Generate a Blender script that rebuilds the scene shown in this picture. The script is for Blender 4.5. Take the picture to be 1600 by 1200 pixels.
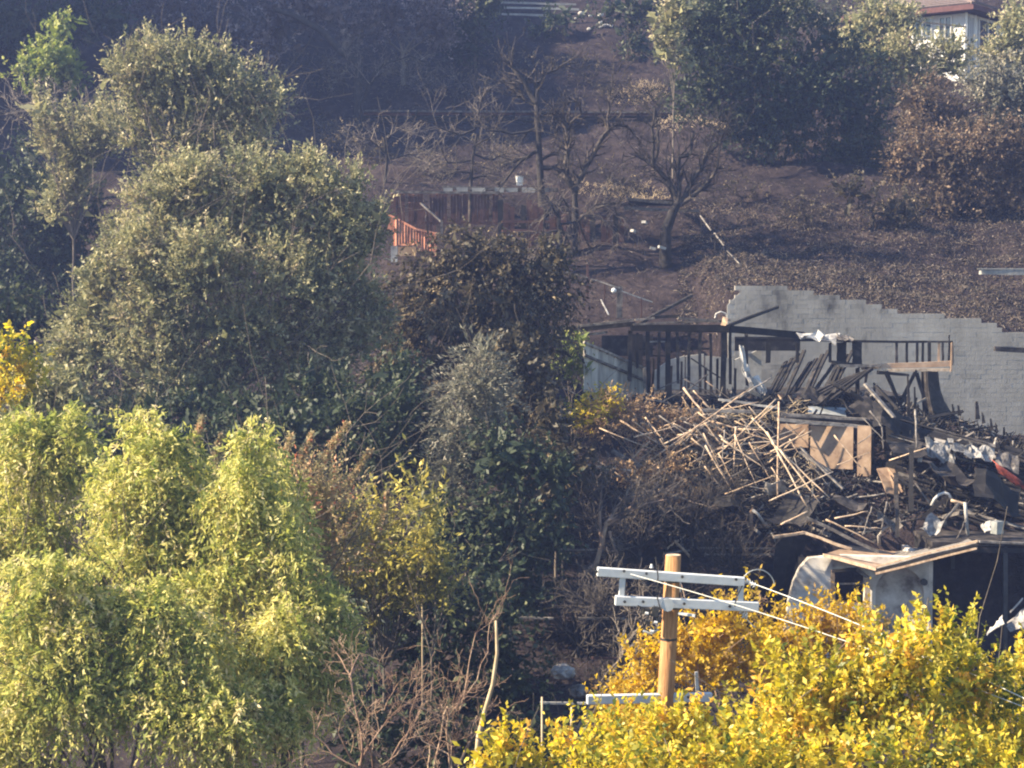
import bpy, bmesh, math, random
import numpy as np
from mathutils import Vector
for o in list(bpy.data.objects): bpy.data.objects.remove(o)
S = bpy.context.scene
C = S.collection
PI = math.pi
# ------------------------------------------------------------------ camera
F = 2800.0                                   # focal length in photo pixels (photo 1600 wide)
PITCH = math.atan2(150, F)
cam = bpy.data.cameras.new('camera'); cam.sensor_width = 36; cam.lens = 36 * F / 1600
cam.clip_start = 0.1; cam.clip_end = 1500
co = bpy.data.objects.new('camera', cam); C.objects.link(co)
co.rotation_euler = (PI / 2 - PITCH, 0, 0); S.camera = co
# ------------------------------------------------------------------ sky, sun, exposure
SUN_EL = math.radians(35); SUN_AZ = math.radians(-6)         # azimuth: from the left, a little on the camera's side
sd = Vector((-math.cos(SUN_AZ) * math.cos(SUN_EL), math.sin(SUN_AZ) * math.cos(SUN_EL), math.sin(SUN_EL)))
W = bpy.data.worlds.new('World'); S.world = W; W.use_nodes = True
wn = W.node_tree.nodes; wl = W.node_tree.links
sky = wn.new('ShaderNodeTexSky'); sky.sky_type = 'NISHITA'; sky.sun_disc = False
sky.sun_elevation = SUN_EL; sky.sun_rotation = math.atan2(sd.x, sd.y)
sky.air_density = 1.5; sky.dust_density = 0.2; sky.ozone_density = 3
wl.new(sky.outputs[0], wn['Background'].inputs[0]); wn['Background'].inputs[1].default_value = 0.065
sl = bpy.data.lights.new('sun', 'SUN'); sl.energy = 5.0; sl.angle = math.radians(0.5); sl.color = (1, 0.83, 0.58)
so = bpy.data.objects.new('sun', sl); C.objects.link(so)
so.rotation_euler = sd.to_track_quat('Z', 'Y').to_euler()
S.view_settings.view_transform = 'Standard'; S.view_settings.look = 'None'
S.view_settings.gamma = 1; S.view_settings.use_curve_mapping = False
S.view_settings.exposure = 1.95
HAZE = 0.001
S.cycles.pixel_filter_type = 'BLACKMAN_HARRIS'; S.cycles.filter_width = 2.1     # a soft phone-zoom picture
# ------------------------------------------------------------------ helpers
cp, sp = math.cos(PITCH), math.sin(PITCH)
def P(px, py, D):
    """world point whose image is at photo pixel (px,py), at distance D in front of the camera"""
    xc = (px - 800) / F; yc = (600 - py) / F
    d = (xc, cp + yc * sp, -sp + yc * cp)
    s = D / d[1]
    return Vector((d[0] * s, D, d[2] * s))
def ppm(D): return F / D
def V(*a): return Vector(a)
def tag(o, label=None, cat=None, group=None, kind=None):
    if label: o['label'] = label
    if cat: o['category'] = cat
    if group: o['group'] = group
    if kind: o['kind'] = kind
    return o
def thing(name, label, cat, loc, group=None):
    o = bpy.data.objects.new(name, None); C.objects.link(o); o.location = loc; o.empty_display_size = .2
    return tag(o, label, cat, group)
def mesh_np(name, v, f, mat, tint=None):
    v = np.ascontiguousarray(v, dtype=np.float32); f = np.ascontiguousarray(f, dtype=np.int32)
    m = bpy.data.meshes.new(name); k = f.shape[1]
    m.vertices.add(len(v)); m.vertices.foreach_set('co', v.ravel())
    m.loops.add(f.size); m.loops.foreach_set('vertex_index', f.ravel())
    m.polygons.add(len(f)); m.polygons.foreach_set('loop_start', np.arange(0, f.size, k, dtype=np.int32))
    m.update(calc_edges=True)
    if tint is not None:
        a = m.attributes.new('tint', 'FLOAT', 'POINT'); a.data.foreach_set('value', np.ascontiguousarray(tint, dtype=np.float32))
    if mat: m.materials.append(mat)
    return m
def link(name, m, parent=None, loc=(0, 0, 0)):
    o = bpy.data.objects.new(name, m); C.objects.link(o); o.location = loc
    if parent: o.parent = parent
    return o
class MB:
    """collects polygons in world space; build() makes one mesh relative to its parent (or to its own base)"""
    def __init__(s): s.v = []; s.f = []
    def add(s, vs, fs):
        n = len(s.v); s.v += [tuple(q) for q in vs]; s.f += [tuple(i + n for i in q) for q in fs]; return s
    def box(s, c, sx, sy, sz, rz=0, rx=0, ry=0):
        from mathutils import Euler
        E = Euler((rx, ry, rz)).to_matrix(); vs = []
        for dx in (-.5, .5):
            for dy in (-.5, .5):
                for dz in (-.5, .5): vs.append(Vector(c) + E @ Vector((dx * sx, dy * sy, dz * sz)))
        return s.add(vs, [(0, 1, 3, 2), (4, 6, 7, 5), (0, 4, 5, 1), (2, 3, 7, 6), (0, 2, 6, 4), (1, 5, 7, 3)])
    def bar(s, a, b, w, h=None, roll=0, taper=1.0):
        a = Vector(a); b = Vector(b); h = h or w; d = (b - a)
        if d.length < 1e-5: return s
        d.normalize(); up = Vector((0, 0, 1)) if abs(d.z) < .97 else Vector((0, 1, 0))
        r = d.cross(up).normalized(); u = r.cross(d)
        if roll: r, u = r * math.cos(roll) + u * math.sin(roll), u * math.cos(roll) - r * math.sin(roll)
        vs = []
        for p, t in ((a, 1), (b, taper)):
            for sx, sy in ((-1, -1), (1, -1), (1, 1), (-1, 1)): vs.append(p + r * sx * w * t / 2 + u * sy * h * t / 2)
        return s.add(vs, [(3, 2, 1, 0), (4, 5, 6, 7), (0, 1, 5, 4), (1, 2, 6, 5), (2, 3, 7, 6), (3, 0, 4, 7)])
    def tube(s, pts, r, n=8, r2=None):
        pts = [Vector(p) for p in pts]; r2 = r if r2 is None else r2; base = len(s.v); L = len(pts)
        for i, p in enumerate(pts):
            d = (pts[min(i + 1, L - 1)] - pts[max(i - 1, 0)]).normalized()
            up = Vector((0, 0, 1)) if abs(d.z) < .9 else Vector((0, 1, 0))
            a = d.cross(up).normalized(); b = a.cross(d); rr = r + (r2 - r) * i / max(1, L - 1)
            for k in range(n):
                t = 2 * PI * k / n; s.v.append(tuple(p + a * math.cos(t) * rr + b * math.sin(t) * rr))
        for i in range(L - 1):
            for k in range(n):
                k2 = (k + 1) % n; s.f.append((base + i * n + k, base + i * n + k2, base + (i + 1) * n + k2, base + (i + 1) * n + k))
        s.f.append(tuple(base + k for k in reversed(range(n)))); s.f.append(tuple(base + (L - 1) * n + k for k in range(n)))
        return s
    def sheet(s, grid, th=0.01):
        """thick sheet from a rows x cols grid of points"""
        R = len(grid); Cn = len(grid[0]); base = len(s.v)
        n = ((grid[0][-1] - grid[0][0]).cross(grid[-1][0] - grid[0][0])).normalized() * th
        for off in (0, 1):
            for r in grid:
                for p in r: s.v.append(tuple(p + n * off))
        N = R * Cn
        q = lambda i, j, o: base + o * N + i * Cn + j
        for i in range(R - 1):
            for j in range(Cn - 1):
                s.f.append((q(i, j, 0), q(i + 1, j, 0), q(i + 1, j + 1, 0), q(i, j + 1, 0)))
                s.f.append((q(i, j, 1), q(i, j + 1, 1), q(i + 1, j + 1, 1), q(i + 1, j, 1)))
        for i in range(R - 1):
            s.f.append((q(i, 0, 0), q(i, 0, 1), q(i + 1, 0, 1), q(i + 1, 0, 0)))
            s.f.append((q(i, Cn - 1, 0), q(i + 1, Cn - 1, 0), q(i + 1, Cn - 1, 1), q(i, Cn - 1, 1)))
        for j in range(Cn - 1):
            s.f.append((q(0, j, 0), q(0, j + 1, 0), q(0, j + 1, 1), q(0, j, 1)))
            s.f.append((q(R - 1, j, 0), q(R - 1, j, 1), q(R - 1, j + 1, 1), q(R - 1, j + 1, 0)))
        return s
    def build(s, name, mat, parent=None, smooth=False):
        vs = np.array(s.v); 
        if parent is not None: o0 = np.array(parent.matrix_world.translation if False else world_loc(parent)); loc = (0, 0, 0)
        else:
            o0 = np.array([vs[:, 0].mean(), vs[:, 1].mean(), vs[:, 2].min()]); loc = tuple(o0)
        m = bpy.data.meshes.new(name); m.from_pydata([tuple(q) for q in (vs - o0)], [], s.f); m.update()
        if smooth:
            for p in m.polygons: p.use_smooth = True
        m.materials.append(mat)
        return link(name, m, parent, loc)
def world_loc(o):
    v = Vector(o.location)
    while o.parent: o = o.parent; v = v + Vector(o.location)
    return v
def poly_slab(loops, y, th, to3):
    """loops of 2-D points (first outer, others holes) -> slab of thickness th; to3(u,v,depth)->point"""
    bm = bmesh.new(); es = []
    for lp in loops:
        vs = [bm.verts.new(to3(u, v, 0)) for u, v in lp]
        for i in range(len(vs)): es.append(bm.edges.new((vs[i], vs[(i + 1) % len(vs)])))
    bmesh.ops.triangle_fill(bm, use_beauty=True, edges=es)
    r = bmesh.ops.extrude_face_region(bm, geom=bm.faces[:])
    d = Vector(to3(0, 0, th)) - Vector(to3(0, 0, 0))
    for g in r['geom']:
        if isinstance(g, bmesh.types.BMVert): g.co += d
    bmesh.ops.recalc_face_normals(bm, faces=bm.faces[:])
    mb = MB(); bm.verts.index_update()
    mb.add([v.co.copy() for v in bm.verts], [[v.index for v in f.verts] for f in bm.faces]); bm.free()
    return mb
# ------------------------------------------------------------------ materials
def nodes(name):
    m = bpy.data.materials.new(name); m.use_nodes = True
    nt = m.node_tree; return m, nt, nt.nodes, nt.links, nt.nodes['Principled BSDF']
def ramp(N, stops):
    r = N.new('ShaderNodeValToRGB'); e = r.color_ramp.elements
    e[0].position, e[0].color = stops[0][0], (*stops[0][1], 1); e[1].position, e[1].color = stops[-1][0], (*stops[-1][1], 1)
    for p, c in stops[1:-1]:
        q = e.new(p); q.color = (*c, 1)
    return r
def noisy(name, stops, scale=4, detail=6, rough=.85, spec=.2, metal=0, bump=.3, stretch=(1, 1, 1), bscale=None, dist=.02, world=0):
    m, nt, N, L, B = nodes(name)
    tc = N.new('ShaderNodeTexCoord'); mp = N.new('ShaderNodeMapping'); mp.inputs['Scale'].default_value = stretch
    L.new(tc.outputs['Object'], mp.inputs['Vector'])
    n = N.new('ShaderNodeTexNoise'); n.inputs['Scale'].default_value = scale; n.inputs['Detail'].default_value = detail; n.inputs['Roughness'].default_value = .65
    if world:
        gm = N.new('ShaderNodeNewGeometry'); L.new(gm.outputs['Position'], n.inputs['Vector']); n.inputs['Scale'].default_value = 1; mp.inputs['Scale'].default_value = (world * 1.6, world, world * .7); L.new(gm.outputs['Position'], mp.inputs['Vector']); L.new(mp.outputs[0], n.inputs['Vector'])
    else: L.new(mp.outputs[0], n.inputs['Vector'])
    oi = N.new('ShaderNodeObjectInfo'); ad = N.new('ShaderNodeMath'); ad.operation = 'MULTIPLY_ADD'; ad.inputs[1].default_value = .05 if world else .22
    L.new(oi.outputs['Random'], ad.inputs[0]); 
    sb = N.new('ShaderNodeMath'); sb.operation = 'SUBTRACT'; sb.inputs[1].default_value = .025 if world else .11
    L.new(n.outputs['Fac'], sb.inputs[0]); L.new(sb.outputs[0], ad.inputs[2])
    r = ramp(N, stops); L.new(ad.outputs[0], r.inputs[0]); L.new(r.outputs[0], B.inputs['Base Color'])
    B.inputs['Roughness'].default_value = rough; B.inputs['Specular IOR Level'].default_value = spec; B.inputs['Metallic'].default_value = metal
    if bump:
        n2 = N.new('ShaderNodeTexNoise'); n2.inputs['Scale'].default_value = bscale or scale * 4; n2.inputs['Detail'].default_value = 4
        L.new(mp.outputs[0], n2.inputs['Vector'])
        b = N.new('ShaderNodeBump'); b.inputs['Strength'].default_value = bump; b.inputs['Distance'].default_value = dist
        L.new(n2.outputs['Fac'], b.inputs['Height']); L.new(b.outputs[0], B.inputs['Normal'])
    return m
def leafmat(name, stops, trans=.4, patch=.5, spec=.3, rough=.55, boost=1.25):
    """colour from each sprig's own tint plus broad patches; part of the light goes through the leaf"""
    m, nt, N, L, B = nodes(name)
    at = N.new('ShaderNodeAttribute'); at.attribute_name = 'tint'
    tc = N.new('ShaderNodeTexCoord'); n = N.new('ShaderNodeTexNoise'); n.inputs['Scale'].default_value = .55; n.inputs['Detail'].default_value = 3
    L.new(tc.outputs['Object'], n.inputs['Vector'])
    a = N.new('ShaderNodeMath'); a.operation = 'MULTIPLY_ADD'; a.inputs[1].default_value = patch; L.new(n.outputs['Fac'], a.inputs[0])
    s = N.new('ShaderNodeMath'); s.operation = 'SUBTRACT'; s.inputs[1].default_value = patch * .5
    L.new(at.outputs['Fac'], s.inputs[0]); L.new(s.outputs[0], a.inputs[2])
    r = ramp(N, stops); L.new(a.outputs[0], r.inputs[0]); L.new(r.outputs[0], B.inputs['Base Color'])
    B.inputs['Roughness'].default_value = rough; B.inputs['Specular IOR Level'].default_value = spec
    t = N.new('ShaderNodeBsdfTranslucent'); hs = N.new('ShaderNodeHueSaturation'); hs.inputs['Value'].default_value = boost; hs.inputs['Saturation'].default_value = 1.1
    L.new(r.outputs[0], hs.inputs['Color']); L.new(hs.outputs[0], t.inputs['Color'])
    mx = N.new('ShaderNodeMixShader'); mx.inputs[0].default_value = trans
    L.new(B.outputs[0], mx.inputs[1]); L.new(t.outputs[0], mx.inputs[2]); L.new(mx.outputs[0], N['Material Output'].inputs['Surface'])
    return m
M = {}
M['char'] = noisy('charred_wood', [(.3, (.008, .008, .009)), (.55, (.02, .018, .018)), (.78, (.085, .072, .066))], 3, stretch=(1, 1, 1), rough=.75, spec=.25)
M['ash'] = noisy('ashen_wood', [(.3, (.05, .045, .045)), (.5, (.16, .145, .135)), (.7, (.36, .33, .30))], 4, rough=.9)
M['pole_wood'] = noisy('peeled_stick', [(.3, (.28, .19, .13)), (.5, (.5, .37, .26)), (.7, (.68, .54, .41))], 6, rough=.8)
M['timber'] = noisy('utility_pole_wood', [(.36, (.1, .055, .03)), (.46, (.3, .155, .07)), (.58, (.4, .21, .095)), (.7, (.52, .29, .14))], 3, stretch=(14, 14, .7), bump=.8)
M['arm'] = noisy('weathered_white_arm', [(.3, (.45, .48, .5)), (.7, (.62, .64, .66))], 3, rough=.55, bump=.1)
M['grey_metal'] = noisy('dull_galvanised', [(.3, (.2, .22, .23)), (.7, (.45, .47, .48))], 5, rough=.5, metal=.5, bump=.1)
M['dark_metal'] = noisy('dark_fittings', [(.3, (.015, .016, .018)), (.7, (.06, .06, .065))], 5, rough=.45, spec=.5)
M['white_metal'] = noisy('pale_sheet_metal', [(.3, (.14, .13, .13)), (.48, (.38, .37, .36)), (.75, (.62, .61, .6))], 2, rough=.5, bump=.4, bscale=3, dist=.05)
M['porcelain'] = noisy('pale_insulator', [(.3, (.6, .62, .62)), (.7, (.75, .75, .75))], 3, rough=.2, spec=.6, bump=0)
M['wire'] = noisy('bare_wire', [(.3, (.5, .5, .47)), (.7, (.7, .7, .66))], 3, rough=.4, bump=0)
M['redwood'] = noisy('red_stained_wood', [(.3, (.4, .17, .11)), (.55, (.58, .27, .18)), (.8, (.68, .4, .3))], 5, rough=.8)
M['redwood_dark'] = noisy('old_red_boards', [(.3, (.05, .028, .026)), (.6, (.10, .052, .045)), (.8, (.16, .1, .09))], 3, rough=.9)
M['concrete'] = noisy('weathered_concrete', [(.3, (.2, .2, .2)), (.7, (.4, .39, .37))], 3)
M['plaster'] = noisy('white_stucco', [(.3, (.16, .13, .11)), (.43, (.46, .42, .38)), (.62, (.72, .68, .63))], 1.1, detail=8, bump=.25, bscale=30)
M['plywood'] = noisy('bare_plywood', [(.3, (.2, .13, .09)), (.55, (.38, .27, .19)), (.75, (.48, .36, .27))], 2, bump=.2)
M['shingle'] = noisy('roof_tiles', [(.3, (.09, .075, .075)), (.7, (.22, .17, .16))], 8)
M['brown_trim'] = noisy('maroon_trim', [(.3, (.07, .038, .04)), (.7, (.13, .065, .065))], 5)
M['house_white'] = noisy('white_house_paint', [(.3, (.6, .6, .6)), (.7, (.75, .75, .75))], 2, bump=.1)
M['glass'] = noisy('window_glass', [(.3, (.02, .03, .04)), (.7, (.05, .07, .09))], 1, rough=.06, spec=1, bump=0)
M['pale_plank'] = noisy('pale_grey_plank', [(.3, (.24, .235, .22)), (.7, (.5, .49, .46))], 4, stretch=(1, 1, .2))
M['rock'] = noisy('pale_rock', [(.3, (.3, .29, .27)), (.7, (.6, .58, .55))], 4)
M['red_plastic'] = noisy('scorched_red_cover', [(.3, (.1, .04, .04)), (.45, (.45, .1, .07)), (.8, (.6, .22, .17))], 3)
M['insul'] = noisy('singed_insulation', [(.3, (.04, .04, .045)), (.5, (.16, .16, .165)), (.75, (.42, .4, .39))], 3, bump=.7, dist=.08)
M['bark'] = noisy('grey_bark', [(.3, (.06, .05, .045)), (.7, (.2, .17, .14))], 5, stretch=(3, 3, .8), bump=.6)
M['burnt_bark'] = noisy('burnt_bark', [(.3, (.014, .013, .013)), (.6, (.042, .037, .035)), (.78, (.14, .11, .09))], 3, bump=.5)
M['twig'] = noisy('dry_twigs', [(.3, (.06, .053, .05)), (.55, (.14, .12, .107)), (.75, (.33, .28, .235))], 2, bump=0)
M['leaf_litter'] = noisy('fallen_leaf_litter', [(.3, (.07, .055, .045)), (.55, (.15, .115, .085)), (.75, (.32, .25, .18))], 1.2, bump=0)
M['twig_red'] = noisy('reddish_twigs', [(.3, (.14, .085, .065)), (.55, (.32, .22, .16)), (.75, (.5, .38, .27))], 2, bump=0)
M['stake'] = noisy('pale_stick', [(.3, (.35, .27, .17)), (.7, (.55, .45, .32))], 4, bump=0)
# leaves
M['l_pepper'] = leafmat('pepper_leaves', [(0, (.12, .16, .04)), (.32, (.28, .31, .085)), (.55, (.52, .5, .16)), (.85, (.7, .63, .28)), (1, (.72, .62, .38))], .45, patch=.7)
M['l_oak'] = leafmat('grey_green_leaves', [(0, (.075, .09, .05)), (.4, (.22, .225, .12)), (.75, (.42, .39, .22)), (1, (.5, .43, .29))], .3, patch=.7)
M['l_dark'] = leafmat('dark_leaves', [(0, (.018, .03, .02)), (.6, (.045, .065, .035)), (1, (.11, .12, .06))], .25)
M['l_scorch'] = leafmat('scorched_leaves', [(0, (.025, .024, .017)), (.5, (.06, .053, .033)), (.8, (.15, .12, .07)), (1, (.34, .27, .17))], .25)
M['l_yellow'] = leafmat('yellow_leaves', [(0, (.1, .14, .03)), (.35, (.33, .31, .05)), (.6, (.6, .5, .07)), (.86, (.76, .58, .09)), (1, (.74, .44, .09))], .45, patch=.8, rough=.4)
M['l_orange'] = leafmat('orange_yellow_leaves', [(0, (.3, .2, .09)), (.35, (.48, .34, .06)), (.7, (.66, .47, .04)), (1, (.75, .52, .06))], .5)
M['l_lime'] = leafmat('fresh_leaves', [(0, (.08, .12, .03)), (.5, (.2, .25, .07)), (1, (.42, .42, .14))], .4)
M['l_brown'] = leafmat('rusty_leaves', [(0, (.05, .042, .032)), (.5, (.13, .1, .07)), (1, (.3, .21, .14))], .3)
M['l_silver'] = leafmat('silvery_dead_leaves', [(0, (.08, .085, .065)), (.5, (.2, .2, .155)), (1, (.42, .38, .3))], .25)
M['l_red'] = leafmat('reddish_seed_heads', [(0, (.12, .13, .06)), (.45, (.36, .32, .18)), (.72, (.56, .41, .25)), (1, (.58, .2, .13))], .4)
M['l_dusk'] = leafmat('singed_purple_brown_leaves', [(0, (.05, .04, .045)), (.5, (.14, .112, .118)), (1, (.34, .28, .27))], .25)
M['l_gold'] = leafmat('dry_gold_leaves', [(0, (.12, .08, .05)), (.4, (.32, .22, .13)), (.75, (.52, .37, .22)), (1, (.6, .42, .25))], .35)
M['l_olive'] = leafmat('olive_yellow_leaves', [(0, (.1, .105, .04)), (.45, (.26, .25, .08)), (.75, (.5, .44, .12)), (1, (.62, .5, .14))], .35, patch=.8)
# ------------------------------------------------------------------ terrain
def G(x, y):
    x = np.asarray(x, float); y = np.asarray(y, float)
    Lp = np.interp(y, [-60, 0, 8, 18, 30, 42, 50, 60, 70, 78, 86, 93, 108, 125, 150, 165, 200], [-1, -5, -8, -14, -15.8, -15, -12.8, -10, -7, -3, 1.2, 5, 10.4, 20, 33, 35, 30])
    Rp = np.interp(y, [-60, 0, 8, 18, 30, 42, 50, 56, 63, 66, 77.4, 79, 86, 93, 108, 125, 150, 165, 200], [-1, -5, -8, -14, -15.8, -15, -12.8, -11, -8, -7.2, -7, -1.9, 1.2, 5, 10.4, 20, 33, 35, 30])
    sm = lambda t: np.clip(t, 0, 1) ** 2 * (3 - 2 * np.clip(t, 0, 1))
    a = sm((x - 1) / 3.5); z = Lp * (1 - a) + Rp * a
    # behind the block wall the bank comes down to the right
    xs = [9, 12.3, 15, 17, 20, 23, 40]; zt = [-.1, -.15, -.75, -1.1, -1.3, -1.9, -2.5]
    wt = np.interp(x, xs, zt) - .12
    bank = np.interp(y, [77.35, 77.45, 80, 88], [0, 1, .95, 0]); bw = sm((x - 8.5) / .8) * bank
    z = z * (1 - bw) + (wt + np.clip(y - 77.4, 0, 20) * .32) * bw
    lw = sm((x - 7) / 1.2); cut = np.interp(y, [48, 52, 60.8, 62, 66], [0, 1, 1, .6, 0]) * lw
    z = z * (1 - cut) + -12.5 * cut
    # unseen ridge added left of the frame to shade the upper slope
    shade_spur = sm((y - 84) / 14) * np.interp(x, [-90, -56, -30], [50, 45, 0]) * (1 - sm((y - 150) / 30))
    return z + shade_spur
rs = np.random.RandomState(5)
def bumps(x, y, amp, wl, seed, n=7):
    r = np.random.RandomState(seed); z = np.zeros_like(x, dtype=float)
    for i in range(n):
        a = r.uniform(0, 2 * PI); k = 2 * PI / (wl * r.uniform(.5, 1.6)); z += np.sin(k * (x * math.cos(a) + y * math.sin(a)) + r.uniform(0, 6)) / n
    return z * amp * 1.6
def axis(pts):
    out = []
    for a, b, s in pts: out += list(np.arange(a, b, s))
    return np.array(out + [pts[-1][1]])
xs = axis([(-90, -60, 6), (-60, -30, 2), (-30, 36, .45), (36, 60, 2), (60, 90, 6)])
ys = axis([(-40, 40, 2.5), (40, 76.8, .5), (76.8, 78, .1), (78, 130, .45), (130, 195, 3)])
X, Y = np.meshgrid(xs, ys)
def Gn(x, y):
    z = G(x, y); w = np.clip((y - 79) / 3, 0, 1)
    return z + w * (bumps(x, y, .35, 5, 1) + bumps(x, y, .16, 1.6, 2)) + (1 - w) * bumps(x, y, .08, 2, 3)
Z = Gn(X, Y)
nx, ny = len(xs), len(ys)
idx = np.arange(nx * ny).reshape(ny, nx)
fq = np.stack([idx[:-1, :-1], idx[:-1, 1:], idx[1:, 1:], idx[1:, :-1]], -1).reshape(-1, 4)
def ground_mat():
    m, nt, N, L, B = nodes('burnt_hillside'); tc = N.new('ShaderNodeTexCoord')
    def nz(s, d=6):
        n = N.new('ShaderNodeTexNoise'); n.inputs['Scale'].default_value = s; n.inputs['Detail'].default_value = d; n.inputs['Roughness'].default_value = .7
        L.new(tc.outputs['Object'], n.inputs['Vector']); return n
    a = nz(.16); b = nz(2.2); c = nz(11, 4)
    r1 = ramp(N, [(.34, (.013, .011, .013)), (.5, (.034, .026, .028)), (.62, (.07, .054, .052)), (.72, (.13, .112, .1)), (.82, (.24, .21, .19))])
    mx = N.new('ShaderNodeMix'); mx.inputs[0].default_value = .5
    ad = N.new('ShaderNodeMath'); ad.operation = 'MULTIPLY_ADD'; ad.inputs[1].default_value = .55
    L.new(b.outputs['Fac'], ad.inputs[0])
    m2 = N.new('ShaderNodeMath'); m2.operation = 'MULTIPLY'; m2.inputs[1].default_value = .45; L.new(a.outputs['Fac'], m2.inputs[0]); L.new(m2.outputs[0], ad.inputs[2])
    L.new(ad.outputs[0], r1.inputs[0])
    L.new(r1.outputs[0], B.inputs['Base Color']); B.inputs['Roughness'].default_value = .95; B.inputs['Specular IOR Level'].default_value = .1
    bp = N.new('ShaderNodeBump'); bp.inputs['Strength'].default_value = .9; bp.inputs['Distance'].default_value = .12
    L.new(c.outputs['Fac'], bp.inputs['Height']); L.new(bp.outputs[0], B.inputs['Normal'])
    return m
M['ground'] = ground_mat()
go = link('ground', mesh_np('ground', np.stack([X.ravel(), Y.ravel(), Z.ravel()], 1), fq, M['ground']))
for p in go.data.polygons: pass
tag(go, kind='structure')
def Dg(px, py):
    for D in np.arange(40, 150, .25):
        q = P(px, py, float(D))
        if q.z < gz(q.x, q.y): return float(D)
    return 120.0
def gz(x, y): return float(Gn(np.array([x]), np.array([y]))[0])
# ------------------------------------------------------------------ foliage and branches
def unit(a): return a / (np.linalg.norm(a, axis=1, keepdims=True) + 1e-9)
def leaves(base, d, L, n, ll, lw, droop, spread, rnd, hang=0, tsp=.18, t0=0):
    """n leaves along each sprig (base, direction d, length L)"""
    K = len(base); tt = (np.arange(n) + .5) / n
    t = np.repeat(tt[None], K, 0) + rnd.uniform(-.5 / n, .5 / n, (K, n)); Ls = (L * rnd.uniform(.6, 1.3, K))[:, None]
    pos = base[:, None] + d[:, None] * (t * Ls)[..., None]; pos[..., 2] -= droop * (t ** 2) * Ls
    pos = pos.reshape(-1, 3); dd = np.repeat(d, n, 0)
    dr = unit(dd * (1 - spread) + rnd.normal(0, 1, pos.shape) * spread + np.array([0, 0, -hang]))
    sd_ = unit(np.cross(dr, rnd.normal(0, 1, pos.shape)))
    sz = rnd.uniform(.5, 1.5, (len(pos), 1)); l = ll * sz; w = lw * sz
    v = np.stack([pos, pos + dr * l * .45 + sd_ * w * .5, pos + dr * l, pos + dr * l * .45 - sd_ * w * .5], 1).reshape(-1, 3)
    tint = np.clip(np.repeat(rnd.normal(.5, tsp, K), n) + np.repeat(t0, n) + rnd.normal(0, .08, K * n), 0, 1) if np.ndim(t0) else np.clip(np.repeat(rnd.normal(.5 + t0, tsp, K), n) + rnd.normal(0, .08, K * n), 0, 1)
    return v, np.repeat(tint, 4)
ST = dict(
 oak=dict(L=.75, n=12, leaf=(.145, .06), up=.55, droop=.1, spread=.5, k=3.6, sub=.27, nsub=26),
 spiky=dict(L=1.0, n=12, leaf=(.17, .07), up=.9, droop=.0, spread=.45, k=3.0, sub=.32, nsub=16),
 pepper=dict(L=.65, n=14, leaf=(.12, .038), up=.3, droop=.85, spread=.55, hang=.55, k=4.4, sub=.25, nsub=32),
 bush=dict(L=.6, n=16, leaf=(.1, .05), up=.9, droop=.0, spread=.6, k=3.4, sub=.27, nsub=24),
 small=dict(L=.4, n=10, leaf=(.11, .055), up=.5, droop=.0, spread=.6, k=3.2, sub=.35, nsub=12),
 dark=dict(L=.6, n=9, leaf=(.2, .1), up=.3, droop=.1, spread=.6, k=3.0, sub=.33, nsub=18),
 far=dict(L=.7, n=9, leaf=(.26, .12), up=.4, droop=.1, spread=.6, k=2.8, sub=.33, nsub=14),
 scorch=dict(L=.6, n=9, leaf=(.17, .075), up=-.2, droop=.5, spread=.5, hang=.6, k=2.6, sub=.35, nsub=16),
 feather=dict(L=.8, n=14, leaf=(.16, .03), up=.3, droop=.6, spread=.25, k=2.4, sub=.35, nsub=12),
 plume=dict(L=1.3, n=26, leaf=(.10, .045), up=1.2, droop=.0, spread=.6, k=2.4, sub=.4, nsub=10),
)
LEAFCOUNT = [0]
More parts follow.
